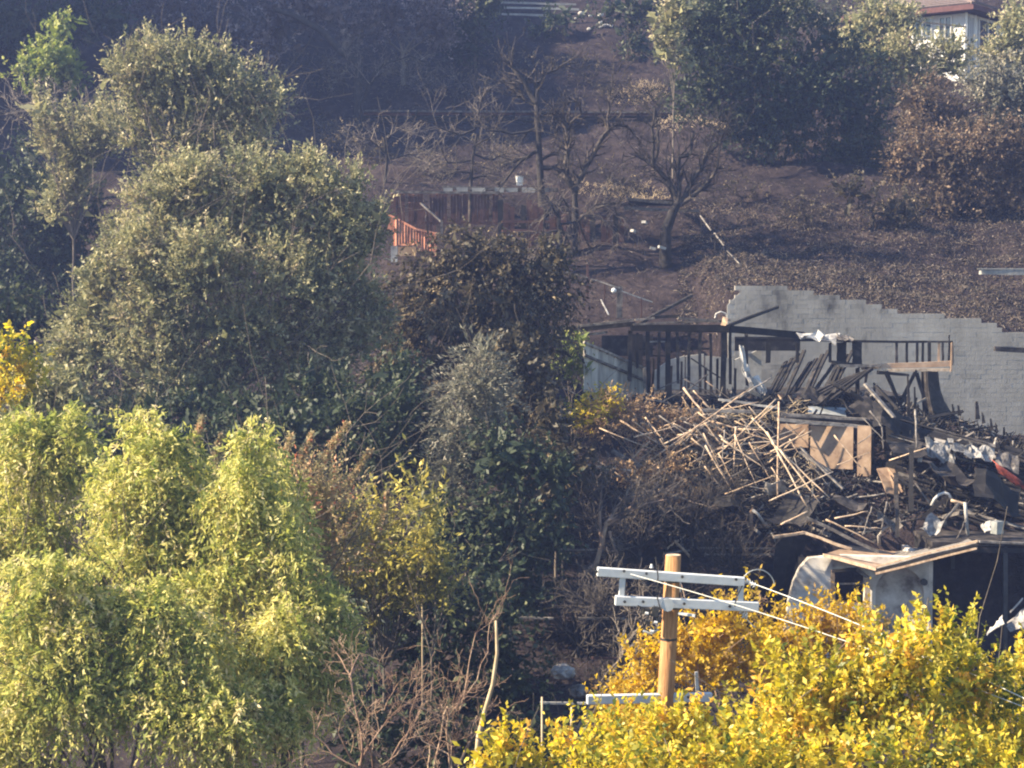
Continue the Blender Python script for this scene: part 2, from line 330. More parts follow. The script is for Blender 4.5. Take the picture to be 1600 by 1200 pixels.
def make_tree(name, label, cat, D, lobes, mat, style, seed=0, group=None, k=1, bark='bark', twigs=0, trunk_px=None, nscale=1, tr=None, tsp=.18, inner=True, depth=.8, leafscale=1, shoots=0, shoot_len=.8):
    """lobes: (px, py, rx_px, ry_px[, dD]) in photo pixels at distance D"""
    rnd = np.random.RandomState(seed + 11); st = dict(ST[style]); s = D / F
    Lb = []
    if style in ('pepper', 'oak', 'spiky') and len(lobes) > 3:   # break every mass into uneven boughs
        ls = []
        for lb in lobes:
            dD = lb[4] if len(lb) > 4 else 0
            ls.append((lb[0], lb[1], lb[2] * .82, lb[3] * .82, dD))
            for _ in range(4 if style == 'pepper' else 3):
                a_ = rnd.uniform(0, 2 * PI); q_ = rnd.uniform(.6, .98); f_ = rnd.uniform(.28, .5)
                ls.append((lb[0] + math.cos(a_) * q_ * lb[2], lb[1] + math.sin(a_) * q_ * lb[3], lb[2] * f_, lb[3] * f_ * rnd.uniform(.8, 1.15), dD + rnd.uniform(-.7, .4)))
        lobes = ls
    for lb in lobes:
        px, py, rx, ry = lb[:4]; dD = lb[4] if len(lb) > 4 else 0
        Lb.append((np.array(P(px, py, D + dD)), np.array([rx * s, min(rx, ry) * s * depth, ry * s])))
    cz = np.mean([c for c, r in Lb], 0)
    bx = P(trunk_px, 600, D).x if trunk_px else cz[0]
    base = Vector((bx, cz[1], gz(bx, cz[1])))
    root = thing(name, label, cat, base, group); bl = np.array(base)
    ll, lw = st['leaf']; ll *= leafscale; lw *= leafscale
    vs = []; ts = []
    for c, r in Lb:
        proj = PI * r[0] * r[2]; nl = k * st['k'] * proj / (ll * lw * .5) * .8
        ns = max(4, int(nl / st['n']))
        nsub = st['nsub']
        u = unit(rnd.normal(0, 1, (nsub * 3, 3))); u = u[(u[:, 1] < .45) | (rnd.rand(len(u)) < .3)][:nsub]
        sc = c + u * r * rnd.uniform(.55, .85, (len(u), 1)); rm = r * st['sub'] * 1.25; sr = rnd.uniform(.7, 1.35, len(u))
        w = sr ** 2; w /= w.sum(); st_t = rnd.normal(0, .16, len(u))
        pick = rnd.choice(len(u), ns, p=w)
        q = unit(rnd.normal(0, 1, (ns, 3))); flip = (q[:, 1] > .3) & (rnd.rand(ns) < .6); q[flip, 1] *= -1
        rad = 1 - np.abs(rnd.normal(0, .22, ns)); rad = np.clip(rad, .2, 1.05)
        b = sc[pick] + q * rm * (sr[pick] * rad)[:, None]
        out = unit((b - c) / r)
        d = unit(q * .6 + out * .55 + np.array([0, 0, st['up']]) + rnd.normal(0, .35, (ns, 3)))
        v, t = leaves(b, d, st['L'], st['n'], ll, lw, st['droop'], st['spread'], rnd, st.get('hang', 0), tsp, st_t[pick])
        vs.append(v); ts.append(t)
        if shoots:  # upright shoots breaking the outline
            m_ = max(1, int(shoots * r[0] / .8)); q = unit(rnd.normal(0, 1, (m_, 3))); q[:, 2] = np.abs(q[:, 2]) * 1.2 + .2; q = unit(q)
            b3 = c + q * r * rnd.uniform(.75, .95, (m_, 1)); d3 = unit(q * .35 + np.array([0, 0, 1.1]) + rnd.normal(0, .14, (m_, 3)))
            nn = 34; v, t = leaves(b3, d3, shoot_len, nn, ll * .85, lw * .9, 0, .7, rnd, 0, .16, .06); vs.append(v); ts.append(t)
        if inner:   # inner mass of larger leaves
            ni = int(proj / (ll * lw * 9) * 2.6 / 4) + 3
            u2 = unit(rnd.normal(0, 1, (ni, 3))); b2 = c + u2 * r * (rnd.uniform(.1, .72, (ni, 1)))
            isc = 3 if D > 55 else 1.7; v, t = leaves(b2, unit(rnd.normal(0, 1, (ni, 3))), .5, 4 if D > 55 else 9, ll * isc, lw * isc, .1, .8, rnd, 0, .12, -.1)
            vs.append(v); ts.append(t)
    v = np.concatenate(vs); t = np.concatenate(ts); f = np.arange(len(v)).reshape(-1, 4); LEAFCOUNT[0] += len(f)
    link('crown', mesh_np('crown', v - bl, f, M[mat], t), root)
    # trunk and limbs
    tr = tr or max(.05, min(.28, max(r[0] for c, r in Lb) * .07)); segs = []
    low = min(Lb, key=lambda q: q[0][2])[0]; top = Vector(cz); fork = Vector(base).lerp(top, .55)
    random.seed(seed)
    p = Vector(base) - Vector((0, 0, .3)); N_ = 5
    for i in range(N_):
        e = (Vector(base)).lerp(fork, (i + 1) / N_) + Vector((random.uniform(-.1, .1), random.uniform(-.1, .1), 0)) * tr * 6 * (i < N_ - 1)
        segs.append((p, e, tr * (1 - .08 * i), tr * (1 - .08 * (i + 1)))); p = e
    fk = p; tsegs = list(segs); segs = []
    for c, r in Lb:
        cc = Vector(c)
        if len(Lb) > 30 and random.random() < .5: continue
        grow(segs, fk, (cc - fk), (cc - fk).length * .9, tr * .5, 1 if style in ('bush', 'pepper') else 2, 3, .5, (1, 2) if style in ('bush', 'pepper') else (2, 4))
        if twigs:
            for _ in range(int(twigs)):
                uu = unit(rnd.normal(0, 1, (1, 3)))[0]; uu[1] = -abs(uu[1]); grow(segs, cc, Vector(uu * r), Vector(uu * r).length * .9, tr * .16, 2, 4, .5)
    link('trunk', tubes(tsegs, 7, M[bark], bl), root)
    if segs: link('branches', tubes(segs, 4, M[bark], bl), root)
    return root
def tubes(segs, n, mat, origin):
    a = np.array([s[0] for s in segs], float); b = np.array([s[1] for s in segs], float)
    ra = np.array([s[2] for s in segs])[:, None, None]; rb = np.array([s[3] for s in segs])[:, None, None]
    d = unit(b - a); up = np.where(np.abs(d[:, 2:3]) < .9, np.array([[0, 0, 1.]]), np.array([[0, 1., 0]]))
    r = unit(np.cross(d, up)); u = np.cross(r, d); th = np.arange(n) * 2 * PI / n
    ring = r[:, None] * np.cos(th)[None, :, None] + u[:, None] * np.sin(th)[None, :, None]
    v = np.concatenate([a[:, None] + ring * ra, b[:, None] + ring * rb], 1)     # (K,2n,3)
    K = len(a); i = np.arange(n); j = (i + 1) % n
    f = np.stack([i, j, j + n, i + n], 1)[None] + (np.arange(K) * 2 * n)[:, None, None]
    m = mesh_np('limbs', v.reshape(-1, 3) - np.array(origin), f.reshape(-1, 4), mat)
    m.polygons.foreach_set('use_smooth', np.ones(len(m.polygons), dtype=bool)); return m
def rvec(): 
    while 1:
        v = Vector((random.uniform(-1, 1), random.uniform(-1, 1), random.uniform(-1, 1)))
        if .05 < v.length < 1: return v.normalized()
def grow(segs, p, d, L, r, depth, ns, wob, kids=(2, 4), up=.1, minr=.006):
    """a crooked branch of ns pieces with side branches"""
    d = d.normalized(); pts = [p]; l = L / ns
    for i in range(ns):
        d = (d + rvec() * wob * .55 + Vector((0, 0, up * .4))).normalized(); q = p + d * l * random.uniform(.8, 1.15)
        r0 = r * (1 - .75 * i / ns); r1 = r * (1 - .75 * (i + 1) / ns); segs.append((p, q, max(r0, minr), max(r1, minr))); p = q; pts.append((q, d.copy(), r1))
    if depth > 0:
        for _ in range(random.randint(*kids)):
            q, dd, rr = random.choice(pts[1:])
            nd = (dd + rvec() * 1.0 + Vector((0, 0, up))).normalized()
            grow(segs, q, nd, L * random.uniform(.4, .7), max(rr * .75, minr), depth - 1, ns, wob, kids, up, minr)
def bare_tree(name, label, cat, D, path, r, limbs, seed, mat='burnt_bark', twig='twig', group=None, depth=3, kids=(3, 5), wob=.7, minr=.008, up=.1, to_ground=True, d2=None):
    """path: trunk pixels bottom->top; limbs: list of (start fraction, [pixels...], radius)"""
    random.seed(seed); pts = [P(x, y, D) for x, y in path]
    if to_ground:
        g = pts[0].copy(); g.z = gz(g.x, g.y) - .2
        if g.z < pts[0].z: pts = [g] + pts
    base = Vector((pts[0].x, pts[0].y, pts[0].z)); root = thing(name, label, cat, base, group)
    if name == 'burnt_tree': r *= 1.25; limbs = [(q, rr * 1.4) for q, rr in limbs]; minr = .014
    segs = []; n = len(pts)
    for i in range(n - 1):
        segs.append((pts[i], pts[i + 1], r * (1 - .6 * i / n), r * (1 - .6 * (i + 1) / n)))
    link('trunk', tubes(segs, 7, M[mat], base), root); segs = []; tw = []
    for lb in limbs:
        q, rr = lb; pp = [P(x, y, D) for x, y in q]
        dd = random.uniform(-1, 1)
        for j in range(1, len(pp)): pp[j].y += dd * j * .35
        for j in range(len(pp) - 1):
            a, b = pp[j], pp[j + 1]; m_ = (a + b) / 2 + rvec() * (b - a).length * .08
            r0 = rr * (1 - .7 * j / len(pp)); r1 = rr * (1 - .7 * (j + 1) / len(pp)); rm = (r0 + r1) / 2
            segs += [(a, m_, r0, rm), (m_, b, rm, r1)]
            if depth:
                for _ in range(random.randint(*kids)):
                    grow(tw, m_ if random.random() < .5 else b, (b - a).normalized() + rvec() * .9, (b - a).length * random.uniform(.7, 1.7), max(minr, r1 * .5), depth - 1, 4, wob, (1, 3), up, minr)
    if segs: link('limbs', tubes(segs, 5, M[mat], base), root)
    if tw: link('twigs', tubes(tw, 3, M[twig], base), root)
    return root
# ================================================================== STRUCTURES
def beam(name, a, b, w, h, mat, label=None, cat=None, group=None, parent=None, roll=0, taper=1, seed=None):
    mb = MB(); a = Vector(a); b = Vector(b)
    rr = random.Random(seed if seed is not None else int(abs(a.x * 977 + a.z * 331 + b.x * 77)) )
    n = 3; pts = [a.lerp(b, i / n) for i in range(n + 1)]; L = (b - a).length
    for i in range(1, n): pts[i] += Vector((rr.uniform(-1, 1), rr.uniform(-1, 1), rr.uniform(-1, 1))) * min(.02, L * .012)
    # one continuous beam of three slightly bowed lengths
    d = (b - a).normalized(); up = Vector((0, 0, 1)) if abs(d.z) < .97 else Vector((0, 1, 0)); r = d.cross(up).normalized(); u = r.cross(d)
    if roll: r, u = r * math.cos(roll) + u * math.sin(roll), u * math.cos(roll) - r * math.sin(roll)
    vs = []; fs = []
    for i, p in enumerate(pts):
        t = 1 + (taper - 1) * i / n; t *= rr.uniform(.88, 1.06)
        for sx, sy in ((-1, -1), (1, -1), (1, 1), (-1, 1)): vs.append(p + r * sx * w * t / 2 + u * sy * h * t / 2 + d * (rr.uniform(-.04, .04) if i in (0, n) else 0))
        if i: 
            for k in range(4): k2 = (k + 1) % 4; fs.append(((i - 1) * 4 + k, (i - 1) * 4 + k2, i * 4 + k2, i * 4 + k))
    fs += [(3, 2, 1, 0), (n * 4, n * 4 + 1, n * 4 + 2, n * 4 + 3)]
    mb.add(vs, fs); o = mb.build(name, M[mat], parent)
    if label: tag(o, label, cat, group)
    return o

# ---- concrete block wall: courses of blocks, stepped top
def block_wall():
    YW = 77.0; bw, bh, bt = .45, .2, .22
    root = thing('block_wall', 'long grey concrete block retaining wall with a stepped top below the burnt bank', 'wall', (15, YW, -7))
    top_px = [(1136, 466), (1158, 444), (1215, 444), (1284, 456), (1340, 467), (1385, 476), (1405, 487), (1520, 492), (1545, 503), (1578, 514), (1700, 530)]
    tx = [P(p[0], p[1], YW).x for p in top_px]; tz = [P(p[0], p[1], YW).z for p in top_px]
    m0 = []
    rnd = random.Random(3)
    mats = [noisy('grey_block', [(.28, (.1, .095, .09)), (.42, (.29, .272, .245)), (.7, (.43, .405, .37))], 1.6, detail=9, bump=.35, bscale=20, world=.45),
            noisy('sooty_block', [(.28, (.08, .075, .07)), (.44, (.26, .245, .22)), (.7, (.38, .36, .33))], 1.6, detail=9, bump=.35, bscale=20, world=.45),
            noisy('pale_block', [(.28, (.12, .115, .11)), (.42, (.31, .295, .27)), (.7, (.45, .43, .4))], 1.6, detail=9, bump=.35, bscale=20, world=.45)]
    for mt in mats:
        mb = MB(); mb.box((0, 0, 0), bw - .004, bt, bh - .004); me = bpy.data.meshes.new('block'); me.from_pydata(mb.v, [], mb.f); me.materials.append(mt)
        m0.append(me)
    cells = []
    for r in range(40):
        z = -7.1 + bh * (r + .5)
        for c in range(44):
            x = tx[0] + .1 + bw * (c + .5) + (r % 2) * bw / 2
            zt = np.interp(x, tx, tz)
            step = math.floor((zt + 7.1) / bh)
            if r >= step or x > tx[-1]: continue
            cells.append((z, x, r, c))
    cells.sort(key=lambda q: -q[0]); rest = [MB(), MB(), MB()]
    for i, (z, x, r, c) in enumerate(cells):
        nzv = math.sin(x * .8 + 1) + math.sin(x * 2.1 + z * 1.3) * .6 + (x - 15) * .12 + rnd.uniform(-.8, .8)
        k = 1 if nzv < -1.1 else (2 if nzv > 1.3 else 0)
        dy = rnd.uniform(-.003, .003)
        if i < 300:
            o = link('block', m0[k], root, (x - 15, dy, z + 7))
        else: rest[k].box((x, YW + dy, z), bw - .008, bt, bh - .008)
    for k, q in enumerate(rest):
        if q.v: tag(q.build('blocks', mats[k], root), kind='stuff')
    mb = MB(); 
    poly = [(tx[0] + .15, -7.1)] + [(x, z - .3) for x, z in zip(tx, tz)] + [(tx[-1], -7.1)]
    mb = poly_slab([poly], 0, .1, lambda u, v, d: Vector((u, YW - .105 + d, v)))
    mb.build('mortar_core', M['concrete'], root)
block_wall()

# ---- low rendered wall behind the burnt studs
mb = MB()
x0 = P(1022, 600, 74.6).x; 
for i, (pa, pb, pt, ptt) in enumerate([(1022, 1046, 580, 562), (1048, 1070, 562, 556), (1072, 1100, 556, 553), (1102, 1146, 556, 560), (1148, 1190, 562, 545)]):
    a = P(pa, pt, 74.6); b = P(pb, ptt, 74.6)
    mb.add([(a.x, 74.6, a.z), (b.x, 74.6, b.z), (b.x, 74.6, -7), (a.x, 74.6, -7), (a.x, 74.8, a.z), (b.x, 74.8, b.z), (b.x, 74.8, -7), (a.x, 74.8, -7)],
           [(0, 3, 2, 1), (4, 5, 6, 7), (0, 1, 5, 4), (1, 2, 6, 5), (2, 3, 7, 6), (3, 0, 4, 7)])
tag(mb.build('rendered_wall', M['concrete']), 'low pale rendered wall panels showing between the burnt wall studs', 'wall')

# ---- burnt house ruin
def ruin():
    D = 70.0; o = P(1075, 700, D); root = thing('burnt_house', 'burnt out house with bare charred studs, sagging roof edge and balcony frame', 'house', (o.x, D, -7))
    def bm(nm, p, q, w=.1, h=.1, m='char', D0=D, D1=None, **k): return beam(nm, P(*p, D0), P(*q, D1 or D0), w, h, m, parent=root, **k)
    # upper floor slab
    a = P(985, 618, 69); mb = MB(); mb.box(((P(985, 618, 72).x + P(1400, 618, 72).x) / 2, 73.2, -4.35), P(1400, 618, 72).x - P(985, 618, 72).x, 6.5, .25)
    mb.build('floor', M['char'], root)
    # roof edge beams, ash-pale on top
    bm('roof_beam', (868, 518), (992, 506), .16, .2, 'char'); bm('roof_beam', (880, 512), (990, 500), .12, .1, 'ash', D - .3)
    bm('roof_beam', (990, 507), (1140, 500), .12, .08, 'ash', D - .3); bm('roof_beam', (985, 512), (1140, 512), .2, .26, 'char')
    bm('roof_beam', (1060, 497), (1132, 502), .12, .1, 'ash', D - .6); bm('roof_beam', (992, 500), (1022, 497), .14, .07, 'ash', D + .5)
    bm('roof_beam', (1020, 496), (1060, 494), .12, .12, 'char', D + .5)
    bm('roof_beam', (1140, 514), (1255, 524), .2, .3, 'char', D, D + 1); bm('roof_beam', (1150, 531), (1330, 532), .12, .12, 'char', D + 1)
    bm('roof_beam', (905, 524), (948, 519), .1, .1, 'ash', D - .2); bm('roof_beam', (1000, 505), (1080, 462), .12, .12, 'char', D, D + 6)
    bm('roof_beam', (1140, 508), (1215, 480), .12, .12, 'char', D, D + 6)
    # flat dark ceiling remains
    g = [[P(x, 517 + (x - 990) * .02, D + .2) for x in (990, 1040, 1090, 1145)], [P(x, 513, D + 1.4) for x in (1000, 1045, 1090, 1140)]]
    MB().sheet(g, .06).build('ceiling_boards', M['char'], root)
    studs = [(985, 518, 596, 12), (996, 520, 575, 8), (1012, 519, 622, 12), (1030, 519, 610, 9), (1044, 517, 622, 16), (1058, 517, 600, 9), (1077, 519, 618, 8), (1094, 519, 612, 9), (1110, 520, 618, 8), (1131, 519, 618, 16), (1141, 519, 600, 8), (1166, 523, 610, 9)]
    for i, (x, a_, b_, w) in enumerate(studs):
        bm('stud', (x + (i % 3 - 1) * 1.5, b_), (x, a_), w * .55 / ppm(D), .07, 'char', seed=i)
    bm('stud', (912, 526), (909, 575), .12, .1, 'ash', D - .5); bm('stud', (1007, 575), (1008, 612), .12, .1, 'ash', D - 1)
    for x, y0, y1 in ((1020, 560, 616), (1048, 572, 618), (1064, 565, 618), (1102, 575, 618), (1120, 560, 618), (1148, 575, 622)):
        bm('stud', (x, y1), (x + 1, y0), .09, .09, 'char', D + 1.5)
    for y in (534, 556): bm('cross_brace', (1012, y), (1042, y), .06, .06, 'ash' if y == 534 else 'char', D + .1)
    bm('cross_brace', (1080, 560), (1125, 590), .06, .06, 'char', D + .1); bm('cross_brace', (1072, 612), (1106, 585), .06, .06, 'ash', D - .2)
    for x in (1000, 1066, 1088): bm('cross_brace', (x, 545), (x + 22, 545), .06, .07, 'char', D + .05)
    # rooms behind: dark partitions
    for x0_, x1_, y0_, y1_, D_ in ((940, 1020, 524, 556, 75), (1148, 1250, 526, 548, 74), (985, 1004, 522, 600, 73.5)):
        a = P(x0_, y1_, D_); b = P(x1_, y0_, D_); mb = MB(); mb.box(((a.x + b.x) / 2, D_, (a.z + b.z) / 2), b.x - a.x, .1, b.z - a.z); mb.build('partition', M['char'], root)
    # curled flashing at the roof corner
    arc = [P(1117, 497, D - .7), P(1119, 490, D - .7), P(1126, 487, D - .7), P(1134, 490, D - .7), P(1138, 499, D - .7)]
    MB().tube(arc, .035, 5).build('flashing', M['white_metal'], root)
    g = [[P(1129, 494, D - .7), P(1138, 496, D - .7)], [P(1128, 502, D - .7), P(1136, 505, D - .9)], [P(1126, 508, D - .7), P(1134, 509, D - .8)]]
    MB().sheet(g, .02).build('flashing', M['plywood'], root)
    # crumpled white sheets
    random.seed(4)
    def crumple(pts, th=.02, amp=.12, D_=D, mat='white_metal', nm='roof_sheet', dy=.5):
        rows = []
        for j in range(4):
            t = j / 3; row = []
            for i in range(7):
                s_ = i / 6; top = Vector(pts[0]).lerp(Vector(pts[1]), s_); bot = Vector(pts[3]).lerp(Vector(pts[2]), s_)
                q = top.lerp(bot, t); row.append(P(q.x, q.y, D_ - t * dy) + rvec() * amp)
            rows.append(row)
        return MB().sheet(rows, th).build(nm, M[mat], root)
    crumple([(1246, 518), (1308, 519), (1306, 535), (1250, 527)], D_=69)
    crumple([(1308, 520), (1330, 527), (1334, 533), (1310, 530)], D_=69, amp=.04, mat='ash')
    crumple([(1153, 540), (1160, 540), (1168, 580), (1160, 580)], D_=69, amp=.05, nm='hanging_flashing', dy=.1); crumple([(1158, 572), (1170, 570), (1180, 600), (1168, 595)], D_=69, amp=.06, nm='hanging_flashing', dy=.1)
    crumple([(1170, 590), (1184, 585), (1206, 622), (1192, 628)], D_=69, amp=.06, nm='hanging_flashing', dy=.1)
    # balcony frame
    DB = 69.0
    bm('top_rail', (1318, 533), (1448, 534), .07, .09, 'char', DB); bm('top_rail', (1448, 534), (1488, 534), .07, .08, 'char', DB)
    bm('edge_board', (1300, 566), (1360, 573), .14, .15, 'char', DB); bm('edge_board', (1345, 574), (1484, 568), .16, .2, 'plywood', DB - .1); bm('edge_board', (1380, 579), (1484, 578), .12, .12, 'pole_wood', DB - .3)
    bm('edge_board', (1310, 571), (1375, 572), .2, .1, 'ash', DB - .3)
    for x, w, m_ in ((1200, 8, 'char'), (1246, 5, 'char'), (1297, 5, 'char'), (1315, 15, 'char'), (1339, 15, 'char'), (1401, 4, 'char'), (1417, 4, 'char'), (1433, 4, 'char'), (1442, 4, 'char'), (1452, 5, 'char'), (1467, 4, 'plywood'), (1473, 3, 'char'), (1487, 5, 'char')):
        bm('baluster', (x, 570 if x > 1300 else 566), (x, 535), w / ppm(DB), .06, m_, DB)
    bm('baluster', (1482, 568), (1483, 524), .05, .05, 'char', DB); bm('baluster', (1486, 580), (1487, 535), .06, .06, 'plywood', DB - .2)
    bm('post', (1340, 640), (1340, 575), .14, .14, 'char', DB + 1); bm('post', (1486, 575), (1488, 533), .06, .06, 'char', DB + .1)
    # burnt posts and twisted panel under the balcony
    for (p, q, w) in (((1384, 580), (1410, 640), .3), ((1402, 640), (1432, 578), .22), ((1355, 575), (1352, 600), .12), ((1432, 582), (1452, 648), .14), ((1372, 582), (1420, 586), .3)):
        bm('charred_post', p, q, w, .14, 'char', DB - .3, taper=.7)
    rows = []
    for j in range(6):
        t = j / 5; x0_ = 1441 + 4 * t * t; x1_ = 1466 + 6 * t + 26 * t ** 3
        rows.append([P(x, 580 + 76 * t, DB - .2 - .4 * math.sin(i * 1.5)) for i, x in enumerate(np.linspace(x0_, x1_, 4))])
    MB().sheet(rows, .08).build('curled_panel', M['char'], root)
    # plywood walls at lower level
    DP = 64.6
    bm('plate', (1215, 655), (1358, 668), .14, .12, 'ash', DP - .2); bm('plate', (1222, 648), (1352, 655), .2, .1, 'ash', DP)
    for x0_, x1_, y0_, y1_ in ((1222, 1265, 664, 700), (1267, 1331, 666, 732), (1336, 1357, 664, 742)):
        a = P(x0_, y1_, DP); b = P(x1_, y0_, DP); mb = MB(); mb.box(((a.x + b.x) / 2, DP - (x0_ + x1_ - 2580) * .004, (a.z + b.z) / 2), (b.x - a.x) * 1.05, .05, b.z - a.z, rz=-.33); mb.build('plywood_panel', M['plywood'], root)
    mb = MB(); a = P(1222, 742, DP); b = P(1359, 655, DP); mb.box(((a.x + b.x) / 2, DP + .75, (a.z + b.z) / 2), b.x - a.x, .06, b.z - a.z); mb.build('backing', M['char'], root)
    bm('stud', (1333, 735), (1333, 665), .07, .06, 'char', DP - .02); bm('stud', (1362, 760), (1362, 655), .16, .12, 'char', DP)
    bm('rail', (1335, 738), (1358, 739), .06, .06, 'ash', DP - .06)
    g = [[P(1370, 732, 63.6), P(1386, 730, 63.6), P(1398, 733, 63.6)], [P(1378, 752, 63.2), P(1392, 752, 63.3), P(1402, 748, 63.2)], [P(1386, 772, 63), P(1398, 774, 63), P(1412, 768, 63)]]
    MB().sheet(g, .05).build('plywood_panel', M['plywood'], root)
    # joist ends visible behind, charred rafters leaning in a row
    for i in range(12):
        x = 1196 + i * 9.5
        bm('leaning_rafter', (x, 622 - (i % 3) * 5), (x + 32, 566 - (i % 4) * 6), .17, .07, 'char', 67.6 + (i % 3) * .25, 70, seed=i, roll=.4)
    for i in range(5):
        bm('leaning_rafter', (1230 + i * 14, 634), (1330 + i * 8, 588 - i * 3), .14, .1, 'char', 67, 68.5, seed=i + 50)
    for i in range(9):
        bm('fallen_joist', (1296 + i * 4, 596 + i * 2), (1372 + i * 9, 640 + i * 7), .2, .12, 'char', 67.2 - i * .12, 66.2, seed=i + 90, roll=.3)
    rows = [[P(x, y + (x - 1210) * .02, D_) + Vector((0, 0, .05 * math.sin(x))) for x in (1212, 1250, 1290, 1330, 1350)] for y, D_ in ((625, 68.6), (640, 67), (652, 65.4))]
    MB().sheet(rows, .06).build('sagging_roof', M['char'], root)
    rows = [[P(x, y, 66.6 - (y - 630) * .03) + rvec() * .05 for x in (1262, 1285, 1305, 1322)] for y in (636, 642, 650)]
    MB().sheet(rows, .02).build('roof_sheet', M['grey_metal'], root)
    # big slab of collapsed roof falling to the right
    def roofpt(px, py, dD=0): return P(px, py, 65.4 - (py - 640) * .022 + dD)
    rows = [[roofpt(1385 + 60 * j, 652 + 14 * j + i * 30 - (j < 1) * 8, .5) for j in range(6)] for i in range(5)]
    MB().sheet(rows, .08).build('collapsed_roof', M['char'], root)
    rr = random.Random(8)
    for i in range(56):
        x = rr.uniform(1385, 1575); y = 645 + (x - 1385) * .28 + rr.uniform(0, 130); l = rr.uniform(50, 170)
        m_ = 'char' if rr.random() < .82 else 'ash'
        y2 = y + l * (.30 + rr.uniform(-.05, .05)); bm('roof_board', (x, y), (x + l, y2), rr.uniform(.1, .3), .05, m_, 65.4 - (y - 640) * .022 - .12 - rr.uniform(0, .3), 65.4 - (y2 - 640) * .022 - .2, seed=i + 200, roll=rr.uniform(-.5, .5))
    for x, y, h_, w_ in ((1528, 652, 24, 8), (1537, 657, 12, 5), (1550, 668, 13, 5), (1499, 646, 13, 5), (1490, 641, 10, 4), (1558, 672, 10, 4), (1420, 655, 70, 6), (1431, 650, 45, 5)):
        bm('rafter_stub', (x, y + 4), (x - 2, y - h_), w_ / 42, .08, 'char', 66.3, taper=.45)
    crumple([(1444, 686), (1490, 690), (1488, 722), (1448, 716)], D_=63.4, amp=.12, mat='insul', nm='insulation', dy=.4)
    crumple([(1512, 698), (1556, 700), (1550, 722), (1508, 712)], D_=63, amp=.1, mat='insul', nm='insulation', dy=.4)
    crumple([(1560, 705), (1592, 712), (1590, 740), (1555, 725)], D_=63, amp=.05, mat='ash', nm='roof_sheet')
    crumple([(1436, 702), (1441, 702), (1440, 722), (1433, 722)], D_=63.7, amp=.04, mat='white_metal', nm='flashing', dy=.1)
    return root
ruin()
# red scorched cover lying on the roof
random.seed(14)
rows = []
for j in range(6):
    rows.append([P(1546 + 9 * i + j * 3, 716 + 6.5 * i + j * 4.6 - 6 * math.sin(j / 5 * PI), 62.4 - .35 * math.sin(j / 5 * PI)) + rvec() * .02 for i in range(6)])
tag(MB().sheet(rows, .03).build('red_cover', M['red_plastic'], smooth=True), 'faded red scorched sheet lying on the collapsed roof at the right', 'tarp')

# ---- weathered plank fence left of the studs
def plank_fence():
    a = P(912, 537, 68.5); b = P(1008, 578, 71.5); root = thing('plank_fence', 'weathered grey plank fence running down to the burnt studs', 'fence', (a.x, a.y, -6.5))
    n = 17
    for i in range(n):
        t = (i + .5) / n; q = a.lerp(b, t); top = q.z + (.02 if i % 2 else -.02)
        mb = MB(); mb.box((q.x, q.y + (i % 2) * .02, top - .65 - .25 * (1 - t)), (b - a).length / n * .985, .03, 1.3 + .5 * (1 - t), rz=math.atan2(b.y - a.y, b.x - a.x)); mb.build('plank', M['pale_plank'], root)
    for dz in (.06, -.42): beam('rail', a + Vector((0, -.07, dz)), b + Vector((0, -.07, dz)), .09, .1, 'ash', parent=root)
plank_fence()
# ---- dark timber partition line above the fence, hand rails on the bank
def bank_rail():
    D = 78.5; root = thing('bank_handrail', 'pale scorched handrail sloping down the dark bank on thin posts', 'railing', P(960, 500, D))
    beam('rail', P(885, 425, D), P(918, 434, D), .07, .07, 'ash', parent=root); beam('rail', P(924, 436, D), P(968, 450, D), .06, .06, 'ash', parent=root); beam('rail', P(972, 455, D), P(1020, 472, D), .05, .05, 'grey_metal', parent=root)
    for x, y0, y1, w in ((918, 414, 462, .1), (968, 448, 490, .26), (945, 445, 475, .05), (1002, 465, 492, .05), (890, 426, 445, .06)): beam('post', P(x, y1 + 6, D + .02), P(x, y0, D + .02), w, .08, 'redwood_dark' if w < .2 else 'ash', parent=root)
    root2 = thing('stair_rail', 'thin pale rail descending steeply on the right of the dark bank', 'railing', P(1130, 380, 84))
    for (p, q) in (((1094, 337), (1111, 360)), ((1116, 364), (1131, 384)), ((1136, 392), (1158, 415))): beam('rail', P(*p, 85), P(*q, 83.5), .045, .045, 'ash', parent=root2)
    for x, y in ((1096, 342), (1117, 366), (1135, 392), (1156, 414)): beam('post', P(x, y + 26, 84.2), P(x, y, 84.2), .06, .06, 'char', parent=root2)
    beam('rail', P(1137, 426, 83), P(1158, 423, 83), .06, .06, 'ash', parent=root2); beam('post', P(1133, 440, 83.6), P(1133, 395, 83.6), .07, .07, 'char', parent=root2)
bank_rail()
# ---- horizontal sleepers and slabs on the burnt bank
beam('timber_sleeper', P(980, 311, 88), P(1050, 317, 88), .3, .16, 'ash', 'long pale topped timber step left of the forked burnt tree', 'timber beam')
beam('timber_sleeper', P(975, 325, 87), P(1092, 330, 87), .3, .14, 'ash', 'lower pale timber step passing behind the forked burnt tree', 'timber beam')
mb = MB(); mb.box(P(1020, 317, 88.6), 2.4, .15, .3); tag(mb.build('retaining_board', M['char']), 'dark board standing between two pale timber steps', 'board')
for i, (x, y, w, lb) in enumerate(((1020, 388, 9, 'left of two pale bricks lying on the dark bank'), (1034, 387, 12, 'right of two pale bricks lying on the dark bank'), (989, 361, 6, 'small pale scrap on the dark bank under the timber steps'), (1007, 348, 10, 'grey stone beside the foot of the forked burnt tree'))):
    q = P(x, y, 82.5); mb = MB(); mb.box(q, w / 34, .2, .12, rz=.4 * i, ry=.25); tag(mb.build('stone', M['concrete']), lb, 'stone')
